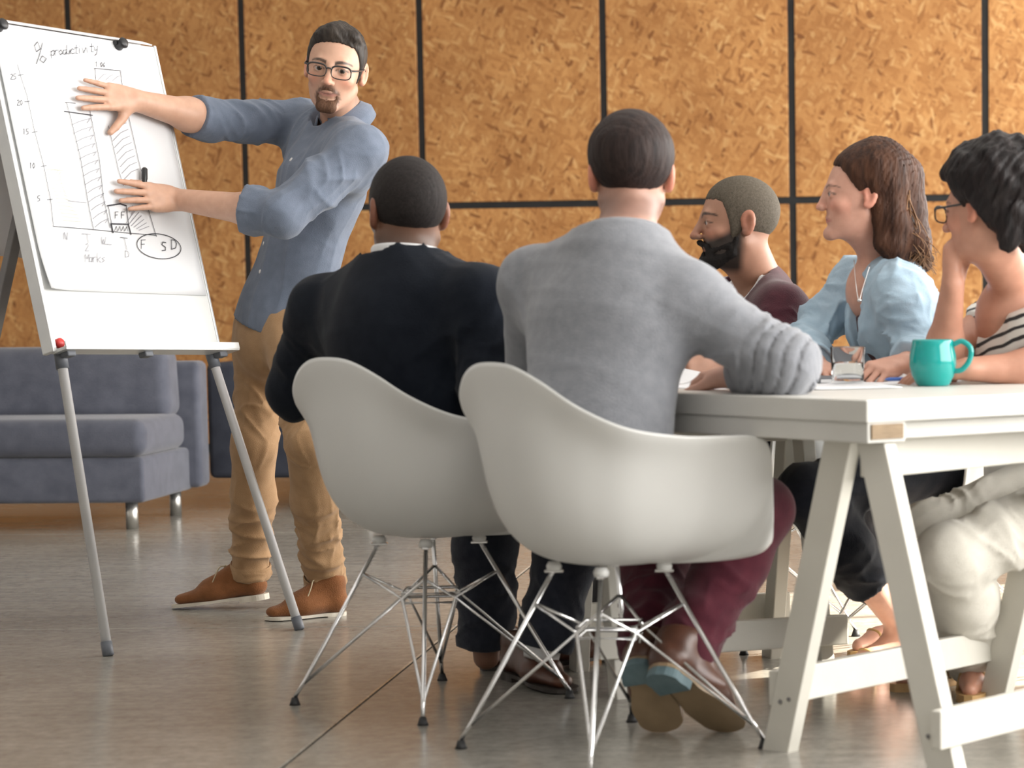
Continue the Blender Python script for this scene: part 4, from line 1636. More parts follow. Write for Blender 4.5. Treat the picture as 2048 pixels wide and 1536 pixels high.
# ------------------------------------------------------------------ the presenter
def presenter():
    pel, wst, chs, c7 = at(562, 622, 7.40), at(600, 515, 7.38), at(645, 365, 7.36), at(690, 232, 7.42)
    Ls, Rs = at(722, 302, 7.17), at(604, 246, 7.56)
    hipv = nrm(at(528, 650, 7.50) - at(584, 650, 7.32))
    root, org = person('person in blue grey shirt and glasses standing, both hands on the flipchart', pel)
    h = Head(at(670, 139, 7.31), V(.055, -.98, -.10), V(.165, .0, 1), 1.08)
    # hands: palms to the sheet
    near = lambda x, y, off: on_plane(x, y, PO + PN * off, PN)
    wR, tR = near(268, 200, .040), near(128, 185, .014)
    wL, tL = near(350, 398, .050), near(206, 386, .016)
    Er, El = at(418, 240, 7.36), at(562, 428, 7.02)
    skin = (.56, .335, .235)
    F = Field(.0033)
    head_prims(F, h, neck=c7, neck_r=.058)
    trunk(F, pel, wst, chs, c7, Ls, Rs, hipv, core=True)
    arm(F, Rs, Er, wR, sc=1.08)
    arm(F, Ls, El, wL, sc=1.08)
    hand(F, wR, tR - wR, -PN, V(-.25, 0, -1), curl=(.04, .02, .03, .05), spread=(-.10, -.02, .07, .20), thumb=(.95, .10, .25), S=1.04)
    hand(F, wL, tL - wL, -PN, V(-.1, 0, 1), curl=(.03, .05, .07, .10), spread=(-.10, .0, .05, .10), thumb=(.42, .42, .4), S=1.04)
    for hp, kn, an in ((at(528, 650, 7.50), at(508, 890, 7.42), at(498, 1150, 7.56)), (at(584, 650, 7.32), at(618, 890, 7.12), at(652, 1165, 7.36))):
        F.cone(pel, hp, .03, .03)
        F.cone(hp, kn, .028, .028)
        F.cone(kn, an, .028, .034)
        F.cone(an, an - V(0, 0, .05), .036, .034)
    F.build('body', SKIN, root, org, skin_color(h, skin, (.42, .19, .15), brows=((.022, .014, .010), .0180, .0048), stubble=((.30, .17, .115), .35), goatee=((.070, .032, .018), .9), nape=((.05, .04, .034), .5)), islands=True)
    eye_mesh(h, root, org, (.055, .032, .018), V(.35, 0, 1.2))
    # hair: short sides, longer swept top
    th = lambda x, y, z: .0035 + .0055 * np.clip((z - .05) / .05, 0, 1) + .006 * np.clip((z - .075) / .03, 0, 1) * np.clip((y - .0) / .05, 0, 1) * (1 + .4 * np.sin(x * 60 + 1)) + .002 * np.clip(z / .05, 0, 1)
    hl = hairline([(-.12, -.062), (-.07, -.052), (-.035, -.028), (-.012, -.012), (.010, -.030), (.019, -.024), (.026, .010), (.034, .040), (.046, .064), (.070, .074), (.10, .078)])
    Fh = cap_field(.003, h, th, hl, .0018, 5, 170)
    for a_, b_, ra, rb in (((.050, .044, .082), (.010, .058, .102), .013, .019), ((.010, .058, .102), (-.044, .044, .098), .019, .017), ((.010, .050, .106), (0, -.02, .119), .018, .014), ((-.044, .044, .098), (-.060, .010, .078), .017, .012)):
        Fh.cone(h.w(*a_), h.w(*b_), ra * h.s, rb * h.s, .014)

    def hd(p):
        x, y, z = h.loc(p)
        return -.0016 * noise3([x + .35 * y, y * .25, z * .4], 150, 6, 2) * np.clip((z - .03) / .05, 0, 1)
    Fh.disp = hd
    Fh.build('hair', M['hair1'], root, org)
    Fb = Field(.002)
    S = h.s
    for sx in (-1, 1):
        Fb.cone(h.w(sx * .003, .0885, -.0535), h.w(sx * .022, .0790, -.0590), .0034 * S, .0030 * S, .003)
        Fb.cone(h.w(sx * .022, .0790, -.0590), h.w(sx * .0265, .0720, -.0780), .0030 * S, .0036 * S, .003)
    Fb.cone(h.w(-.011, .0785, -.1015), h.w(.011, .0785, -.1015), .0180 * S, .0180 * S, .006)
    Fb.cone(h.w(-.014, .076, -.094), h.w(-.022, .0735, -.086), .0150 * S, .0075 * S, .006).cone(h.w(.014, .076, -.094), h.w(.022, .0735, -.086), .0150 * S, .0075 * S, .006)
    Fb.disp = lambda p: -.0007 * noise3(p, 500, 4, 1)
    Fb.build('beard', M['beard1'], root, org)
    spectacles(h, root, org)
    # shirt
    F = Field(.0055)
    dn = nrm(pel - wst)
    trunk(F, pel, wst, chs, c7 - (c7 - chs) * .10, Ls, Rs, hipv, g=.012, wid=.95, delt=.050)
    F.cone(pel, pel + dn * .12, .158, .160, .04, flat=nrm(np.cross(nrm(wst - pel), hipv)), ratio=.72)
    cR, cL = Er + (wR - Er) * .17, El + (wL - El) * .27
    nR, nL = nrm(wR - Er), nrm(wL - El)
    arm(F, Rs, Er, wR, g=.013, sc=1.05, folds_u=(.006, 26, .25, 1.3, .6, 1.0), folds_l=(.005, 30, -.3, 1.3, .6, 2.0), clip=[(cR, nR)])
    arm(F, Ls, El, wL, g=.016, sc=1.08, folds_u=(.0075, 24, .2, 1.3, .7, 2.6), folds_l=(.007, 30, -.3, 1.3, .6, .5), clip=[(cL, nL)])
    F.ell(Ls * .72 + chs * .28, V(.08, .08, .09), None, .05)

    def dis(p):
        return -.0045 * crease(p, V(.55, .1, .8), 11, 3, .3) - .0035 * crease(p, V(.8, .3, -.3), 10, 9, .25) * np.clip((p[2] - 1.0) * 4, 0, 1) - .002 * noise3(p, 13, 3, 1)
    F.disp = dis
    F.cut(at(534, 652, 7.40), nrm(dn + V(.12, 0, 0)))
    nk = nrm(V(-.30, -.38, 1.0))
    F.neckhole(at(688, 240, 7.40), nk, .10)
    sh = F.build('shirt', M['shirt1'], root, org)
    # collar: stand and two pointed flaps
    cc = c7 * .55 + h.w(0, 0, -.12) * .45
    fw = nrm(h.B[1] + V(-.2, -.1, 0))
    up = nrm(h.w(0, 0, 0) - c7 + V(0, .02, .10))
    collar_fold('collar', at(688, 245, 7.40) + nk * .006, nk, V(-.66, -.75, 0), .064, .100, .040, -.010, .045, .36, M['shirt1'], sh, org)
    for nm, c_, n_, r1 in (('cuff', cR, nR, .0585), ('cuff', cL, nL, .0620)):
        ring_band(nm, c_ - n_ * .030, n_, r1, r1, V(0, 0, 1), .034, .005, M['shirt1'], sh, org, wav=.002)
    # buttons down the front
    for x, y in ((582, 319), (527, 487), (520, 543)):
        d = nrm(ray(x, y))
        o_ = at(x, y, 6.5)
        hit, loc_, nn, _ = sh.ray_cast(Vector(o_ - org), Vector(d))
        if hit:
            MB().lathe([(0, -.001), (.0065, -.001), (.0065, .002), (0, .0024)], V(*loc_) + org, 14, V(*nn)).build('button', M['button'], sh, org=org)
    # trousers
    F = Field(.0055)
    Hr, Kr, Ar = at(530, 655, 7.50), at(510, 890, 7.42), at(500, 1152, 7.55)
    Hl, Kl, Al = at(584, 655, 7.32), at(618, 890, 7.12), at(650, 1165, 7.36)
    F.cone(pel, pel + dn * .08, .150, .152, .04, flat=nrm(np.cross(nrm(wst - pel), hipv)), ratio=.72)
    dR, dL = nrm(Ar - Kr), nrm(Al - Kl)
    leg(F, Hr, Kr, Ar, g=.010, sc=.95, fu=(.006, 24, .4, 1.3, .6, .4), fl=(.008, 26, -.2, 1.3, .6, 1.4), hem=(Ar + dR * .0, dR), calf=.058, ank=.050)
    leg(F, Hl, Kl, Al, g=.010, sc=.95, fu=(.006, 24, .4, 1.3, .6, 2.4), fl=(.008, 26, -.2, 1.3, .6, 3.4), hem=(Al + dL * .01, dL), calf=.058, ank=.052)
    F.disp = lambda p: -.0035 * noise3([p[0], p[1], p[2] * .6], 17, 12, 2)
    tr_ = F.build('trousers', M['tan'], root, org)
    for A_, d_ in ((Ar, dR), (Al + dL * .01, dL)):
        ring_band('hem', A_ - d_ * .045, d_, .061, .061, V(1, 0, 0), .046, .003, M['tan'], tr_, org, wav=.0015)
    shoe(root, org, gr(345, 1217), at(538, 1193, 7.53), V(0, 0, 1), M['suede'], M['sole'], laces=M['lace'], heel_h=.010, bulk=1.1, wid=1.05)
    shoe(root, org, gr(530, 1242), gr(692, 1229), V(0, 0, 1), M['suede'], M['sole'], laces=M['lace'], heel_h=.009, bulk=1.1, wid=1.05)
    # the pen under his left thumb
    o_ = near(289, 392, .016)
    t_ = near(289, 336, .018)
    d_ = nrm(t_ - o_)
    L = np.linalg.norm(t_ - o_)
    pe = MB().lathe([(0, -.01), (.006, -.01), (.0075, 0), (.0075, L - .038), (.0088, L - .036), (.0088, L - .004), (.006, L), (0, L)], o_, 16, d_).build('marker', M['black'])
    tag(pe, 'black marker pen held upright in the standing man\'s lower hand', 'marker')


# ------------------------------------------------------------------ man in the black sweater, seen from behind
def black_sweater():
    f = V(.63, .777, 0)
    rt = V(.777, -.63, 0)
    pel = V(-1.03, 5.70, .535)
    wst, chs, c7 = V(-1.055, 5.675, .70), V(-1.075, 5.69, .875), at(812, 527, 5.72)
    Ls, Rs = at(652, 622, 5.87), at(962, 606, 5.57)
    root, org = person('person in black sweater seated on the left white chair, seen from behind', pel)
    h = Head(at(813, 427, 5.76), V(-.46, .89, .02), V(.02, 0, 1), 1.10)
    El, Er = at(594, 778, 5.99), at(988, 785, 5.50)
    Wl, Wr = V(-1.17, 6.10, .80), V(-.66, 5.72, .80)
    skin = (.215, .108, .068)
    F = Field(.005)
    head_prims(F, h, neck=c7, neck_r=.066, jaw=1.1)
    trunk(F, pel, wst, chs, c7, Ls, Rs, rt, core=True)
    arm(F, Ls, El, Wl)
    arm(F, Rs, Er, Wr)
    hand(F, Wl, f + V(.1, 0, 0), V(0, 0, -1), V(.777, -.63, 0), curl=(.1, .15, .15, .2))
    hand(F, Wr, f + V(-.1, .1, 0), V(0, 0, -1), V(-.777, .63, 0), curl=(.1, .15, .15, .2))
    HR, HL = pel + rt * .095, pel - rt * .095
    KR, KL = V(-.695, 5.985, .475), V(-.955, 6.10, .475)
    AR, AL = at(1088, 1290, 5.93), at(972, 1275, 6.16)
    for a, b, c in ((HR, KR, AR), (HL, KL, AL)):
        F.cone(pel, a, .03, .03).cone(a, b, .028, .028).cone(b, c, .028, .036).cone(c, c - V(0, 0, .05), .038, .034)
    F.build('body', SKIN, root, org, skin_color(h, skin, (.2, .08, .06), stubble=((.03, .02, .018), .8), nape=((.06, .036, .026), .7)), islands=True)
    hl = hairline([(-.12, -.058), (-.07, -.050), (-.035, -.032), (-.012, -.015), (.012, -.034), (.022, -.030), (.036, .015), (.05, .052), (.064, .064), (.10, .07)])
    cap_field(.0035, h, lambda x, y, z: .0045 + 0 * x, hl, .0006, 5, 300).build('hair', M['buzz'], root, org)
    ax = nrm(nrm(h.w(0, -.02, -.08) - c7) * .35 + V(0, 0, 1))
    F = Field(.0068)
    trunk(F, pel, wst, chs, c7 - (c7 - chs) * .06, Ls, Rs, rt, g=.022, seat=True, wid=1.10, dep=1.08, neck=(ax, .088))
    arm(F, Ls, El, Wl, g=.022, sc=1.14, folds_u=(.005, 22, .2, 1.3, .7, 1.0), folds_l=(.005, 25, -.2, 1.2, .6, 2.0), clip=[(Wl - nrm(Wl - El) * .03, nrm(Wl - El))])
    arm(F, Rs, Er, Wr, g=.022, sc=1.14, folds_u=(.005, 22, .2, 1.3, .7, 3.0), folds_l=(.005, 25, -.2, 1.2, .6, .4), clip=[(Wr - nrm(Wr - Er) * .03, nrm(Wr - Er))])
    F.disp = lambda p: -.005 * crease(p, V(.8, -.4, .3), 8, 21, .3) - .002 * noise3(p, 12, 23, 1)
    F.neckhole(c7 + ax * .012, ax, .11)
    sw = F.build('sweater', M['navy'], root, org)
    ring_band('neckband', c7 - ax * .004, ax, .087, .086, rt, .022, .005, M['navy'], sw, org)
    ring_band('undershirt_collar', c7 + ax * .004, ax, .080, .080, rt, .032, .003, M['white'], root, org)
    F = Field(.0072)
    F.cone(pel + rt * .03, pel - rt * .03, .125, .125, .04)
    leg(F, HR, KR, AR, g=.014, hem=(AR + nrm(AR - KR) * .01, nrm(AR - KR)), calf=.064, ank=.056, fl=(.006, 24, -.1, 1.3, .6, .5))
    leg(F, HL, KL, AL, g=.014, hem=(AL + nrm(AL - KL) * .02, nrm(AL - KL)), calf=.064, ank=.058, fl=(.006, 24, -.1, 1.3, .6, 2.5))
    F.build('trousers', M['jeans'], root, org)
    ring_band('sock', AR - nrm(AR - KR) * .035, nrm(AR - KR), .042, .042, rt, .075, .003, M['white'], root, org)
    shoe(root, org, gr(968, 1342) + V(.165, .245, 0), gr(968, 1342), V(0, 0, 1), M['brownshoe'], M['darksole'], wid=1.05)
    shoe(root, org, gr(1138, 1389), V(-.905, 6.085, .012), V(0, 0, 1), M['brownshoe'], M['darksole'], wid=1.08)


# ------------------------------------------------------------------ man in the grey sweater, seen from behind
def grey_sweater():
    f = V(.73, .68, 0)
    rt = V(.68, -.73, 0)
    pel = V(-.545, 5.06, .535)
    wst, chs, c7 = at(1197, 840, 5.10), at(1222, 640, 5.14), at(1250, 470, 5.18)
    Ls, Rs = at(1074, 574, 5.32), at(1376, 610, 5.08)
    root, org = person('person in grey sweater and maroon trousers on the nearest white chair, seen from behind', pel)
    h = Head(at(1262, 352, 5.27), V(-.14, .98, -.04), V(.0, .03, 1), 1.06)
    Er, Wr = at(1574, 728, 5.02), at(1462, 752, 5.24)
    El, Wl = at(1062, 805, 5.50), at(1245, 850, 5.52)
    skin = (.58, .33, .245)
    F = Field(.0048)
    head_prims(F, h, neck=c7, neck_r=.060)
    trunk(F, pel, wst, chs, c7, Ls, Rs, rt, core=True)
    arm(F, Rs, Er, Wr)
    arm(F, Ls, El, Wl)
    hand(F, Wr, at(1400, 756, 5.42) - Wr, V(0, .1, -1), V(-.8, -.5, 0), curl=(.35, .4, .45, .5), thumb=(.6, .3, .4))
    hand(F, Wl, V(.8, .1, -.45), V(-.2, .4, -1), V(.2, .9, .2), curl=(.3, .35, .4, .4))
    HR, HL = pel + rt * .095, pel - rt * .095
    KR, AR = at(1522, 1020, 5.42), at(1370, 1294, 5.22)
    KL, AL = at(1318, 1030, 5.62), at(1298, 1292, 5.32)
    for a, b, c in ((HR, KR, AR), (HL, KL, AL)):
        F.cone(pel, a, .03, .03).cone(a, b, .028, .028).cone(b, c, .028, .038)
    tR, hR = gr(1468, 1466), at(1310, 1335, 5.10)
    tL, hL = gr(1330, 1466), at(1268, 1318, 5.17)
    F.cone(AR, hR * .7 + tR * .3 + V(0, .03, .03), .038, .03)
    F.cone(AL, hL * .7 + tL * .3 + V(0, .03, .03), .038, .03)
    F.build('body', SKIN, root, org, skin_color(h, skin, (.5, .22, .17), red=(1.12, .80, .74), nape=((.16, .09, .07), .75)), islands=True)
    hl = hairline([(-.12, -.066), (-.07, -.056), (-.035, -.028), (-.012, -.012), (.012, -.030), (.022, -.026), (.036, .015), (.05, .052), (.064, .066), (.10, .07)])
    th = lambda x, y, z: .003 + .013 * np.clip((z + .05) / .12, 0, 1)
    cap_field(.0035, h, th, hl, .0010, 5, 260).build('hair', M['hair3'], root, org)
    ax = nrm(nrm(h.w(0, -.02, -.08) - c7) * .35 + V(0, 0, 1))
    F = Field(.006)
    trunk(F, pel, wst, chs, c7 - (c7 - chs) * .05, Ls, Rs, nrm(rt + nrm(Rs - Ls)), g=.020, seat=True, wid=1.02, dep=1.05, neck=(ax, .082))
    arm(F, Rs, Er, Wr, g=.020, sc=1.08, folds_u=(.005, 22, .1, 1.0, .7, 1.0), clip=[(Wr - nrm(Wr - Er) * .06, nrm(Wr - Er))])
    # the pushed-up sleeve bunches in rings over the elbow
    d_ = nrm(Er - Rs)
    arm(F, Ls, El, Wl, g=.018, sc=1.04, clip=[(Wl - nrm(Wl - El) * .02, nrm(Wl - El))])

    def dis(p):
        t_ = (Er[0] - p[0]) * d_[0] + (Er[1] - p[1]) * d_[1] + (Er[2] - p[2]) * d_[2]
        r2_ = np.sqrt((p[0] - Er[0]) ** 2 + (p[1] - Er[1]) ** 2 + (p[2] - Er[2]) ** 2)
        ww = np.clip((.125 - r2_) / .03, 0, 1)
        gv = np.maximum(0, np.cos(2 * PI * (t_ + .012 * np.sin(p[2] * 34) + .006) / .027)) ** 4
        return -.0045 * crease(p, V(.9, -.2, -.25), 9, 33, .25) - .003 * noise3(p, 12, 31, 1) + .0075 * gv * ww - .003 * ww
    F.disp = dis
    F.neckhole(c7 + ax * .010, ax, .11)
    sw = F.build('sweater', M['grey'], root, org)
    ring_band('neckband', c7 - ax * .006, ax, .081, .080, rt, .024, .005, M['grey'], sw, org)
    F = Field(.0068)
    F.cone(pel + rt * .03, pel - rt * .03, .125, .125, .04)
    dR, dL = nrm(AR - KR), nrm(AL - KL)
    leg(F, HR, KR, AR, g=.014, hem=(AR + dR * .055, nrm(dR * .4 + V(0, .45, -.8))), calf=.064, ank=.056, fl=(.007, 22, .1, 1.3, .7, .5))
    leg(F, HL, KL, AL, g=.014, hem=(AL + dL * .055, nrm(dL * .4 + V(0, .45, -.8))), calf=.064, ank=.056, fl=(.007, 22, .1, 1.3, .7, 2.5))
    F.build('trousers', M['maroon'], root, org)
    shoe(root, org, tR, hR, V(.35, .72, .5), M['brownshoe'], M['leathersole'], heel_h=.022, sole_h=.012, heelm=M['blueheel'], wid=1.32)
    shoe(root, org, tL, hL, V(.1, .72, .55), M['brownshoe'], M['leathersole'], heel_h=.022, sole_h=.012, heelm=M['blueheel'], wid=1.2)


# ------------------------------------------------------------------ bearded man across the table
def bearded():
    f = V(-.755, -.656, 0)
    lf = V(.656, -.755, 0)
    pel = V(-.33, 6.76, .535)
    wst, chs, c7 = V(-.325, 6.73, .70), at(1512, 690, 6.65), at(1520, 562, 6.66)
    Ls, Rs = at(1562, 632, 6.48), at(1450, 618, 6.82)
    root, org = person('person with black beard and shaved head in maroon sweater, seated across the table', pel)
    h = Head(at(1474, 446, 6.56), V(-.97, -.20, .0), V(.10, 0, 1), 1.05)
    El, Wl = at(1560, 765, 6.28), at(1440, 740, 6.02)
    Er, Wr = at(1415, 768, 6.66), at(1400, 745, 6.28)
    skin = (.40, .215, .145)
    F = Field(.0038)
    head_prims(F, h, neck=c7, neck_r=.060, nose=1.2)
    trunk(F, pel, wst, chs, c7, Ls, Rs, -lf, core=True)
    arm(F, Ls, El, Wl)
    arm(F, Rs, Er, Wr)
    hand(F, Wl, at(1385, 722, 5.98) - Wl, V(-.1, .9, -.3), V(0, -.2, 1), curl=(.5, .6, .6, .6), thumb=(.5, .3, .4), S=1.03)
    hand(F, Wr, at(1392, 728, 6.05) - Wr, V(.5, -.5, -.2), V(0, 0, 1), curl=(.5, .5, .6, .6), S=1.03)
    HL, HR = pel + lf * .095, pel - lf * .095
    KL, AL = V(-.60, 6.40, .475), V(-.66, 6.36, .12)
    KR, AR = V(-.72, 6.56, .475), V(-.80, 6.56, .12)
    for a, b, c in ((HR, KR, AR), (HL, KL, AL)):
        F.cone(pel, a, .03, .03).cone(a, b, .028, .028).cone(b, c, .028, .038).cone(c, c - V(0, 0, .05), .036, .034)
    F.build('body', SKIN, root, org, skin_color(h, skin, (.30, .12, .09), brows=((.012, .01, .01), .018, .005), stubble=((.02, .016, .014), .97)), islands=True)
    eye_mesh(h, root, org, (.04, .02, .012), h.w(.05, 2, .0))
    hl = hairline([(-.12, -.050), (-.07, -.044), (-.035, -.028), (-.012, -.012), (.012, -.045), (.024, -.040), (.034, .015), (.046, .050), (.056, .060), (.10, .064)])
    cap_field(.003, h, lambda x, y, z: .0030 + 0 * x, hl, .0004, 5, 300).build('hair', M['buzz4'], root, org)
    Fb = Field(.0028)
    S = h.s
    for sx in (-1, 1):
        Fb.cone(h.w(sx * .066, .012, -.040), h.w(sx * .050, .020, -.075), .006 * S, .013 * S, .01)
        Fb.cone(h.w(sx * .050, .020, -.075), h.w(sx * .024, .066, -.103), .014 * S, .019 * S, .01)
        Fb.cone(h.w(sx * .054, .030, -.058), h.w(sx * .030, .070, -.072), .009 * S, .010 * S, .01)
        Fb.cone(h.w(sx * .002, .0975, -.0505), h.w(sx * .026, .080, -.0610), .0068 * S, .0062 * S, .006)
        Fb.cone(h.w(sx * .026, .080, -.0610), h.w(sx * .028, .074, -.090), .0065 * S, .012 * S, .008)
    Fb.cone(h.w(-.012, .082, -.105), h.w(.012, .082, -.105), .020 * S, .020 * S, .01)
    Fb.cone(h.w(0, .088, -.080), h.w(0, .088, -.096), .006 * S, .014 * S, .006)
    Fb.disp = lambda p: -.0012 * noise3(p, 300, 4, 1)
    Fb.build('beard', M['beard4'], root, org)
    F = Field(.006)
    trunk(F, pel, wst, chs, c7 - (c7 - chs) * .04, Ls, Rs, -lf, g=.020, seat=True, wid=1.0)
    arm(F, Ls, El, Wl, g=.020, sc=1.04, folds_u=(.006, 24, .1, 1.2, .7, 1.0), clip=[(Wl - nrm(Wl - El) * .02, nrm(Wl - El))])
    arm(F, Rs, Er, Wr, g=.020, sc=1.04, clip=[(Wr - nrm(Wr - Er) * .02, nrm(Wr - Er))])
    F.disp = lambda p: -.004 * noise3(p, 14, 41, 2)
    # V neck: open towards the table
    vn = nrm(V(-.72, -.36, .58))
    F.neckhole(c7 + V(-.050, -.024, -.034), vn, .112)
    sw = F.build('sweater', M['winesweater'], root, org)
    ring_band('undershirt_collar', c7 + V(-.036, -.018, -.024), vn, .092, .084, lf, .022, .004, M['white'], root, org)
    ring_band('neckband', c7 + V(-.038, -.018, -.042), vn, .100, .092, lf, .020, .006, M['winesweater'], sw, org)
    F = Field(.009)
    F.cone(pel + lf * .03, pel - lf * .03, .125, .125, .04)
    leg(F, HR, KR, AR, g=.012, hem=(AR, nrm(AR - KR)), calf=.06, ank=.055)
    leg(F, HL, KL, AL, g=.012, hem=(AL, nrm(AL - KL)), calf=.06, ank=.055)
    F.build('trousers', M['charcoal'], root, org)
    for A_ in (AL, AR):
        hl_ = GROUND(A_) - f * .06 + V(0, 0, .012)
        shoe(root, org, hl_ + f * .285 - V(0, 0, .006), hl_, V(0, 0, 1), M['brownshoe'], M['darksole'])


# ------------------------------------------------------------------ woman in the light blue shirt
def blue_shirt():
    f = V(-.755, -.656, 0)
    lf = V(.656, -.755, 0)
    pel = V(.24, 6.38, .535)
    wst, chs, c7 = at(1855, 790, 6.28), at(1800, 655, 6.22), at(1780, 540, 6.24)
    Ls, Rs = at(1798, 590, 6.04), at(1712, 568, 6.40)
    root, org = person('person with long brown hair in open light blue shirt, seated across the table', pel)
    h = Head(at(1722, 392, 6.15), V(-.985, -.10, .05), V(.06, 0, 1), .985)
    El, Wl = at(1838, 716, 5.98), at(1808, 728, 5.78)
    Er, Wr = at(1604, 700, 6.22), at(1640, 738, 6.00)
    skin = (.60, .335, .25)
    F = Field(.0035)
    head_prims(F, h, True, neck=c7, neck_r=.047, jaw=.92, nose=.2)
    trunk(F, pel, wst, chs, c7, Ls, Rs, -lf, core=True)
    F.ell(c7 * .62 + chs * .38 + V(-.05, -.02, 0), V(.075, .085, .09), None, .03)
    arm(F, Ls, El, Wl, sc=.86)
    arm(F, Rs, Er, Wr, sc=.86)
    hand(F, Wl, at(1745, 742, 5.72) - Wl, V(.0, .4, -1), V(-.2, .8, .3), curl=(.55, .6, .65, .65), thumb=(.5, .3, .5), S=.92)
    hand(F, Wr, V(.25, -.9, -.12), V(0, 0, -1), V(1, 0, 0), curl=(.2, .2, .25, .3), S=.9)
    HL, HR = pel + lf * .09, pel - lf * .09
    KL, AL = at(1612, 985, 5.90), at(1800, 1252, 6.13)
    KR, AR = at(1655, 1000, 6.14), at(1812, 1250, 6.50)
    for a, b, c in ((HR, KR, AR), (HL, KL, AL)):
        m_ = b * .6 + c * .4
        F.cone(pel, a, .03, .03).cone(a, b, .028, .030).cone(b, m_, .034, .050).cone(m_, c, .050, .031)
    feet = []
    for A_, d_ in ((AL, V(-.8, -.55, 0)), (AR, V(-.8, -.55, 0))):
        d_ = nrm(d_)
        hl_ = GROUND(A_) - d_ * .045 + V(0, 0, .035)
        F.cone(A_, hl_ + V(0, 0, .01), .031, .026, .02)
        F.cone(hl_ + V(0, 0, .005), hl_ + d_ * .15, .027, .026, .03)
        F.cone(A_ - V(0, 0, .02), hl_ + d_ * .13 + V(0, 0, .01), .030, .022, .03)
        F.cone(hl_ + d_ * .14, hl_ + d_ * .20 - V(0, 0, .010), .030, .020, .02)
        feet.append((hl_, d_))
    F.build('body', SKIN, root, org, skin_color(h, skin, (.50, .16, .15), brows=((.04, .022, .018), .016, .0024)), islands=True)
    eye_mesh(h, root, org, (.06, .03, .018), h.w(.05, 2, .0))
    # hair: half up, falling behind the ear over the shoulder
    S = h.s
    th = lambda x, y, z: .010 + .022 * np.clip((z - .0) / .09, 0, 1) * np.clip((.06 - y) / .08, 0, 1) + .012 * np.clip(-y / .08, 0, 1)
    hl = hairline([(-.14, -.10), (-.06, -.08), (-.035, -.05), (-.012, .012), (.012, .008), (.030, .028), (.046, .050), (.062, .070), (.10, .082)])
    Fh = cap_field(.0035, h, th, hl, 0, 5, 60)
    for sx in (-1, 1):
        for a, b, ra, rb in (((sx * .045, -.075, .02), (sx * .050, -.082, -.06), .040, .038), ((sx * .050, -.082, -.06), (sx * .052, -.088, -.12), .038, .034), ((sx * .052, -.088, -.12), (sx * .044, -.125, -.175), .034, .012),
                             ((sx * .060, -.040, -.03), (sx * .058, -.055, -.12), .020, .020), ((sx * .058, -.055, -.12), (sx * .052, -.080, -.165), .020, .008)):
            Fh.cone(h.w(*a), h.w(*b), ra * S, rb * S, .02)
    for a, b, ra, rb in (((-.05, -.095, -.07), (-.046, -.145, -.115), .034, .028), ((-.046, -.145, -.115), (-.04, -.185, -.155), .028, .008), ((0, -.105, .05), (0, -.118, -.03), .055, .050), ((0, -.118, -.03), (0, -.140, -.11), .050, .045), ((0, -.140, -.11), (0, -.175, -.17), .045, .018)):
        Fh.cone(h.w(*a), h.w(*b), ra * S, rb * S, .02)

    def hd(p):
        x, y, z = h.loc(p)
        return -.0022 * noise3([x * 1.2, y + .35 * z, z * .2], 190, 8, 2) * np.clip(.4 + (-y + .03) * 8, .3, 1) - .004 * noise3([x, y + .3 * z, z * .3], 45, 9, 1) * np.clip(-.2 - y * 8, 0, 1)
    Fh.disp = hd
    hr = Fh.build('hair', M['hair5'], root, org)
    # loose locks
    lk = MB()
    r_ = np.random.default_rng(3)
    for i in range(110):
        x0 = r_.uniform(-.07, -.01)
        a0 = h.w(x0, r_.uniform(-.12, -.08), r_.uniform(-.02, .03))
        p1 = h.w(x0 - .008, r_.uniform(-.15, -.10), -.08 + r_.uniform(-.02, .02))
        p2 = h.w(x0 - .006 + r_.uniform(-.01, .01), r_.uniform(-.185, -.11), -.125 + r_.uniform(-.02, .02))
        p3 = h.w(x0 + r_.uniform(-.012, .012), r_.uniform(-.205, -.12), -.165 + r_.uniform(-.03, .03))
        pts = crom([a0, p1, p2, p3], 5)
        lk.tube(pts, [.0019 * (1 - .7 * k / (len(pts) - 1)) for k in range(len(pts))], 5)
    lo_ = lk.build('locks', hair_mat('brown_hair_tips', (0.14, 0.065, 0.03), (0.27, 0.15, 0.08), .5, 60), hr, org=org, label='lighter brown loose hair ends')
    tag(lo_, kind='stuff')
    # inner top
    F = Field(.008)
    trunk(F, pel, wst, chs, c7 - (c7 - chs) * .30, Ls * .86 + Rs * .14, Rs * .86 + Ls * .14, -lf, g=.004, wid=.84, seat=True, k=.05)
    F.ell(chs + f * .035, V(.078, .088, .08), None, .04)
    F.cut(c7 * .70 + chs * .30, nrm(V(-.5, -.3, .9)))
    F.build('top', M['darkred'], root, org)
    # shirt, open at the front
    F = Field(.0055)
    trunk(F, pel, wst, chs, c7 - (c7 - chs) * .02, Ls, Rs, -lf, g=.016, wid=.86, seat=True, delt=.045)
    F.ell(chs + V(-.045, -.055, .0), V(.092, .105, .085), None, .05)
    cl, cr = Wl - nrm(Wl - El) * .05, Wr - nrm(Wr - Er) * .06
    arm(F, Ls, El, Wl, g=.016, sc=.88, folds_u=(.012, 26, -.2, 1.3, .8, 1.0), clip=[(cl, nrm(Wl - El))])
    arm(F, Rs, Er, Wr, g=.015, sc=.86, folds_u=(.008, 24, .0, 1.3, .8, 2.0), clip=[(cr, nrm(Wr - Er))])
    F.ell(Ls + V(.01, .0, -.01), V(.062, .062, .062), None, .04)
    # open down the breastbone
    F.cone(c7 + f * .085 + V(0, 0, -.02), chs + f * .145, .048, .036, .008, op=1)
    F.cone(chs + f * .145, wst + f * .140, .036, .026, .008, op=1)
    F.cone(c7 + (chs - c7) * .05, Ls * .8 + c7 * .2, .050, .052, .05)
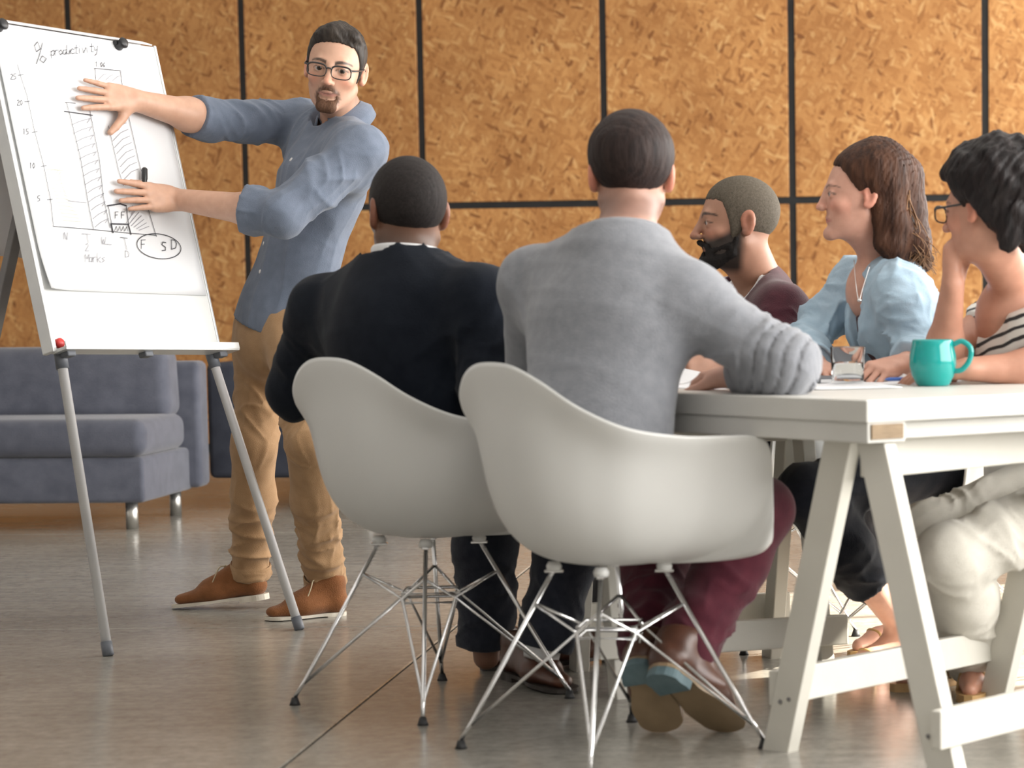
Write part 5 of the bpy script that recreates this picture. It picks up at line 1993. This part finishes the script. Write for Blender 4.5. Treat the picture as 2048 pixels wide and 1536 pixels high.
    F.disp = lambda p: -.008 * crease(p, V(-.3, -.2, .9), 18, 51, .3) - .006 * crease(p, V(.5, -.6, .5), 13, 57, .25) - .002 * noise3(p, 14, 53, 1)
    F.neckhole(c7 + V(0, 0, .008), nrm(V(-.35, -.15, 1)), .074)
    sh = F.build('shirt', M['lightblue'], root, org)
    collar_fold('collar', c7 + V(-.006, -.004, -.004), nrm(V(-.30, -.16, 1)), f, .056, .080, .034, -.012, .050, .42, M['lightblue'], sh, org)
    ring_band('cuff', cr - nrm(Wr - Er) * .02, nrm(Wr - Er), .050, .050, V(0, 0, 1), .034, .005, M['lightblue'], sh, org, wav=.003)
    nk = MB().tube(crom([at(1708, 520, 6.06), at(1712, 570, 5.98), at(1718, 600, 5.95), at(1726, 575, 5.97), at(1740, 530, 6.02)], 6), .0009, 6)
    nk.lathe([(0, 0), (.006, .002), (.006, .006), (0, .008)], at(1719, 604, 5.945), 10)
    nk.build('necklace', M['silver'], root, org=org)
    F = Field(.0066)
    F.cone(pel + lf * .03, pel - lf * .03, .125, .125, .04)
    for Hh, Kk, Aa, sd in ((HL, KL, AL, .5), (HR, KR, AR, 2.2)):
        d_ = nrm(Aa - Kk)
        leg(F, Hh, Kk, Aa, g=.012, sc=.98, hem=(Kk + d_ * (np.linalg.norm(Aa - Kk) * .66), d_), calf=.060, ank=.055, fu=(.006, 24, .6, 1.3, .7, sd), fl=(.005, 24, -.2, .9, .7, sd))
    F.disp = lambda p: -.003 * noise3(p, 22, 61, 2)
    F.build('trousers', M['capri'], root, org)
    for hl_, d_ in feet:
        u = V(0, 0, 1)
        r_ = np.cross(d_, u)
        ys_ = np.linspace(-.03, .235, 16)
        w_ = np.interp(ys_, [-.03, 0, .05, .15, .21, .235], [.008, .026, .026, .038, .030, .008])
        b0 = GROUND(hl_)
        mb = MB().prism([b0 + d_ * y + r_ * w + u * .014 for y, w in zip(ys_, w_)] + [b0 + d_ * y - r_ * w + u * .014 for y, w in zip(ys_[::-1], w_[::-1])], -u, .013)
        sd = mb.build('sandal', M['sandal'], root, org=org)
        st = MB()
        for y in (.10, .15):
            st.tube(crom([b0 + d_ * y + r_ * .036 + u * .012, b0 + d_ * (y + .005) + r_ * .026 + u * .055, b0 + d_ * (y + .01) + u * .066, b0 + d_ * y - r_ * .026 + u * .055, b0 + d_ * y - r_ * .036 + u * .012], 5), .0045, 6)
        st.tube(crom([b0 + d_ * .04 + r_ * .030 + u * .014, b0 - d_ * .02 + r_ * .026 + u * .065, b0 - d_ * .035 + u * .07, b0 - d_ * .02 - r_ * .026 + u * .065, b0 + d_ * .04 - r_ * .03 + u * .014], 5), .004, 6)
        st.build('strap', M['sandal'], sd, org=org)


# ------------------------------------------------------------------ woman in the striped blouse
def striped_blouse():
    f = V(-.755, -.656, 0)
    lf = V(.656, -.755, 0)
    pel = V(.67, 5.88, .535)
    wst, chs, c7 = at(2135, 800, 5.84), at(2085, 705, 5.78), at(2040, 590, 5.72)
    Ls, Rs = at(2098, 655, 5.60), at(1985, 632, 5.90)
    root, org = person('person with short black hair and glasses in striped blouse, chin on hand', pel)
    h = Head(at(1972, 420, 5.54), V(-.80, .60, -.06), V(.0, .05, 1), 1.0)
    Er, Wr = at(1884, 736, 5.68), at(1906, 566, 5.58)
    El, Wl = at(2095, 738, 5.58), at(1935, 738, 5.52)
    skin = (.50, .255, .175)
    F = Field(.0038)
    head_prims(F, h, True, neck=c7, neck_r=.047, jaw=.93)
    trunk(F, pel, wst, chs, c7, Ls, Rs, -lf, core=True)
    F.ell(c7 * .62 + chs * .38 + V(-.045, -.03, .0), V(.085, .085, .10), None, .03)
    arm(F, Ls, El, Wl, sc=.94)
    arm(F, Rs, Er, Wr, sc=.92)
    hand(F, Wr, V(.02, .05, 1), nrm(V(.75, -.3, .1)), V(-.2, .9, .2), curl=(.75, .8, .85, .9), spread=(-.05, 0, .03, .06), thumb=(.4, .3, .4), S=.95)
    hand(F, Wl, V(-1, .25, -.05), V(0, 0, -1), V(.2, .9, 0), curl=(.2, .25, .3, .3), S=.92)
    HL, HR = pel + lf * .09, pel - lf * .09
    KL, AL = at(1900, 1115, 5.46), at(1955, 1316, 5.80)
    KR, AR = at(1858, 1070, 5.66), at(1905, 1290, 5.92)
    for a, b, c in ((HR, KR, AR), (HL, KL, AL)):
        F.cone(pel, a, .03, .03).cone(a, b, .028, .028).cone(b, c, .028, .036)
    feet = []
    for A_, d_ in ((AL, V(-.15, -.9, 0)), (AR, V(-.75, -.6, 0))):
        d_ = nrm(d_)
        hl_ = GROUND(A_) - d_ * .04 + V(0, 0, .04)
        F.cone(A_, hl_ + V(0, 0, .01), .033, .026, .02)
        F.cone(hl_, hl_ + d_ * .15 - V(0, 0, .004), .027, .027, .03)
        F.cone(hl_ + d_ * .14, hl_ + d_ * .20 - V(0, 0, .012), .030, .019, .02)
        feet.append((hl_, d_))
    F.build('body', SKIN, root, org, skin_color(h, skin, (.42, .15, .12), brows=((.02, .014, .012), .016, .0026)), islands=True)
    eye_mesh(h, root, org, (.05, .025, .015), h.w(.05, 2, .0))
    S = h.s
    th = lambda x, y, z: .012 + .034 * np.clip((z + .02) / .10, 0, 1) * np.clip((.09 - y) / .06, .3, 1) + .020 * np.clip(-y / .08, 0, 1)
    hl = hairline([(-.15, -.095), (-.07, -.085), (-.04, -.060), (-.014, .008), (.012, .004), (.030, .022), (.046, .040), (.066, .062), (.10, .070)])
    Fh = cap_field(.0038, h, th, hl, 0, 7, 60)
    for a, b, ra, rb in (((.03, .05, .10), (.045, .075, .088), .030, .018), ((-.03, .045, .11), (-.04, .085, .085), .030, .014), ((0, -.10, .02), (0, -.105, -.05), .050, .040), ((-.04, -.09, -.02), (-.04, -.085, -.085), .034, .022), ((.04, -.09, -.02), (.04, -.085, -.085), .034, .022)):
        Fh.cone(h.w(*a), h.w(*b), ra * S, rb * S, .02)

    def hd(p):
        x, y, z = h.loc(p)
        return -.0035 * noise3([x, y + .6 * z, z * .3], 110, 18, 2) - .003 * noise3([x, y, z], 45, 19, 1)
    Fh.disp = hd
    Fh.build('hair', M['hair6'], root, org)
    spectacles(h, root, org, .054, .036, .0024)
    F = Field(.0055)
    trunk(F, pel, wst, chs, c7 - (c7 - chs) * .10, Ls * .86 + Rs * .14, Rs * .86 + Ls * .14, -lf, g=.016, wid=.90, seat=True)
    F.ell(chs + V(-.06, -.055, .0), V(.10, .115, .095), None, .04)
    o1, o2 = c7 + V(-.06, -.05, .02), at(1990, 650, 5.62)
    F.cone(o1, o2, .070, .012, .012, op=1)
    F.disp = lambda p: -.006 * crease(p, V(-.3, -.2, .9), 12, 71, .3)
    F.cut(c7 + V(0, 0, -.012), nrm(V(-.4, -.2, 1)))
    F.build('blouse', M['stripe'], root, org)
    F = Field(.0066)
    F.cone(pel + lf * .03, pel - lf * .03, .13, .13, .04)
    for Hh, Kk, Aa, sd in ((HL, KL, AL, .5), (HR, KR, AR, 2.2)):
        d_ = nrm(Aa - Kk)
        leg(F, Hh, Kk, Aa, g=.014, sc=1.05, hem=(Aa + d_ * .055, d_), calf=.064, ank=.066, fu=(.006, 24, .6, 1.3, .7, sd), fl=(.007, 24, -.2, 1.3, .7, sd))
    F.disp = lambda p: -.003 * noise3(p, 20, 81, 2)
    F.build('trousers', M['whitejeans'], root, org)
    for hl_, d_ in feet:
        u = V(0, 0, 1)
        r_ = np.cross(d_, u)
        ys_ = np.linspace(-.035, .235, 16)
        w_ = np.interp(ys_, [-.035, 0, .05, .15, .21, .235], [.010, .030, .029, .040, .032, .010])
        b0 = GROUND(hl_)
        sd = MB().prism([b0 + d_ * y + r_ * w + u * .020 for y, w in zip(ys_, w_)] + [b0 + d_ * y - r_ * w + u * .020 for y, w in zip(ys_[::-1], w_[::-1])], -u, .020).build('sandal', M['sandal'], root, org=org)
        st = MB()
        for y in (.09, .14):
            st.tube(crom([b0 + d_ * y + r_ * .038 + u * .016, b0 + d_ * y + r_ * .026 + u * .062, b0 + d_ * (y + .01) + u * .072, b0 + d_ * y - r_ * .026 + u * .062, b0 + d_ * y - r_ * .038 + u * .016], 5), .005, 6)
        st.build('strap', M['sandal'], sd, org=org)


for fn_ in (presenter, black_sweater, grey_sweater, bearded, blue_shirt, striped_blouse):
    fn_()
M['bluepen'] = mottled('blue_plastic', (0.05, 0.12, 0.42), (0.07, 0.16, 0.5), 0.35, 30)
# ================================================================== THINGS ON THE TABLE
def on_table(px, py):
    return gr(px, py, TZ)


mc = on_table(1866, 772)
mug = empty('mug', mc, 0, 'teal mug with a round handle near the corner of the table', 'mug')
S_ = 1.13
mp_ = [(0, .004), (.030, .0), (.034, .004), (.043, .022), (.0475, .042), (.0465, .062), (.0425, .080), (.0415, .091), (.0400, .093), (.0385, .091), (.0395, .080), (.0435, .060), (.0440, .042), (.038, .018), (.02, .008), (0, .008)]
MB().lathe([(r * S_, z * S_) for r, z in mp_], (0, 0, 0), 56).build('body', M['teal'], mug)
hx = V(.97, -.22, 0)
MB().tube(crom([hx * (.0425 * S_) + V(0, 0, .083 * S_), hx * (.060 * S_) + V(0, 0, .089 * S_), hx * (.077 * S_) + V(0, 0, .075 * S_), hx * (.075 * S_) + V(0, 0, .052 * S_), hx * (.060 * S_) + V(0, 0, .033 * S_), hx * (.0435 * S_) + V(0, 0, .030 * S_)], 8), .0062, 14).build('handle', M['teal'], mug)

gc = on_table(1696, 771)
gl = empty('drinking_glass', gc, 0, 'clear tumbler half full of water between the grey sweater and the mug', 'glass')
MB().lathe([(0, 0), (.036, 0), (.0365, .004), (.040, .088), (.0395, .089), (.0385, .088), (.0355, .012), (.030, .010), (0, .010)], (0, 0, 0), 48).build('tumbler', M['glass'], gl)
MB().lathe([(0, .0102), (.030, .0102), (.0354, .0122), (.0371, .048), (0, .048)], (0, 0, 0), 48).build('water', M['water'], gl)


def sheet(name, c, w, d, yaw, label, cat, curl=.0, th=.0012, mat_=None, group=None):
    P = []
    n = 12
    a = math.radians(yaw)
    ex, ey = V(math.cos(a), math.sin(a), 0), V(-math.sin(a), math.cos(a), 0)
    for i in range(n + 1):
        P.append([ex * (w * (i / n - .5)) + ey * (d * (j / n - .5)) + V(0, 0, .0012 + curl * max(0, (i / n - .55) / .45) ** 2 * (j / n)) for j in range(n + 1)])
    o = MB().grid(P).build(name, mat_ or M['paper'])
    o.location = c
    s = o.modifiers.new('thick', 'SOLIDIFY')
    s.thickness = th
    s.offset = 1
    return tag(o, label, cat, group)


sheet('paper_sheet', T(.86, .27, TZ), .21, .297, 40, 'white sheet of notes under the hand of the man in grey', 'paper', .03)
sheet('paper_sheet', T(1.18, .40, TZ), .21, .297, 62, 'curled white sheet beside the hands of the bearded man', 'paper', .05)
sheet('paper_sheet', T(.60, .42, TZ + .0016), .21, .297, 25, 'white sheet lying between the grey elbow and the tumbler', 'paper', .008)
sheet('paper_sheet', on_table(1775, 767), .13, .20, 15, 'white leaflet lying between the tumbler and the teal mug', 'paper', .02)
nb = empty('notebook', T(.90, .66, TZ), math.radians(30), 'thin notebook with dark cover lying behind the tumbler', 'notebook')
MB().box(V(-.075, -.105, .0), V(.075, .105, .002)).box(V(-.075, -.105, .010), V(.075, .105, .012)).box(V(-.077, -.105, .0), V(-.075, .105, .012)).build('cover', M['greyplastic'], nb)
MB().box(V(-.074, -.103, .002), V(.073, .103, .010)).build('pages', M['paper'], nb)
pb = MB().lathe([(0, 0), (.0015, .004), (.0045, .012), (.0045, .13), (.003, .138), (0, .138)], on_table(1768, 769) + V(0, 0, .012), 12, nrm(V(.9, .3, 0))).build('pen', M['bluepen'])
tag(pb, 'blue pen lying on the leaflet beside the teal mug', 'pen')
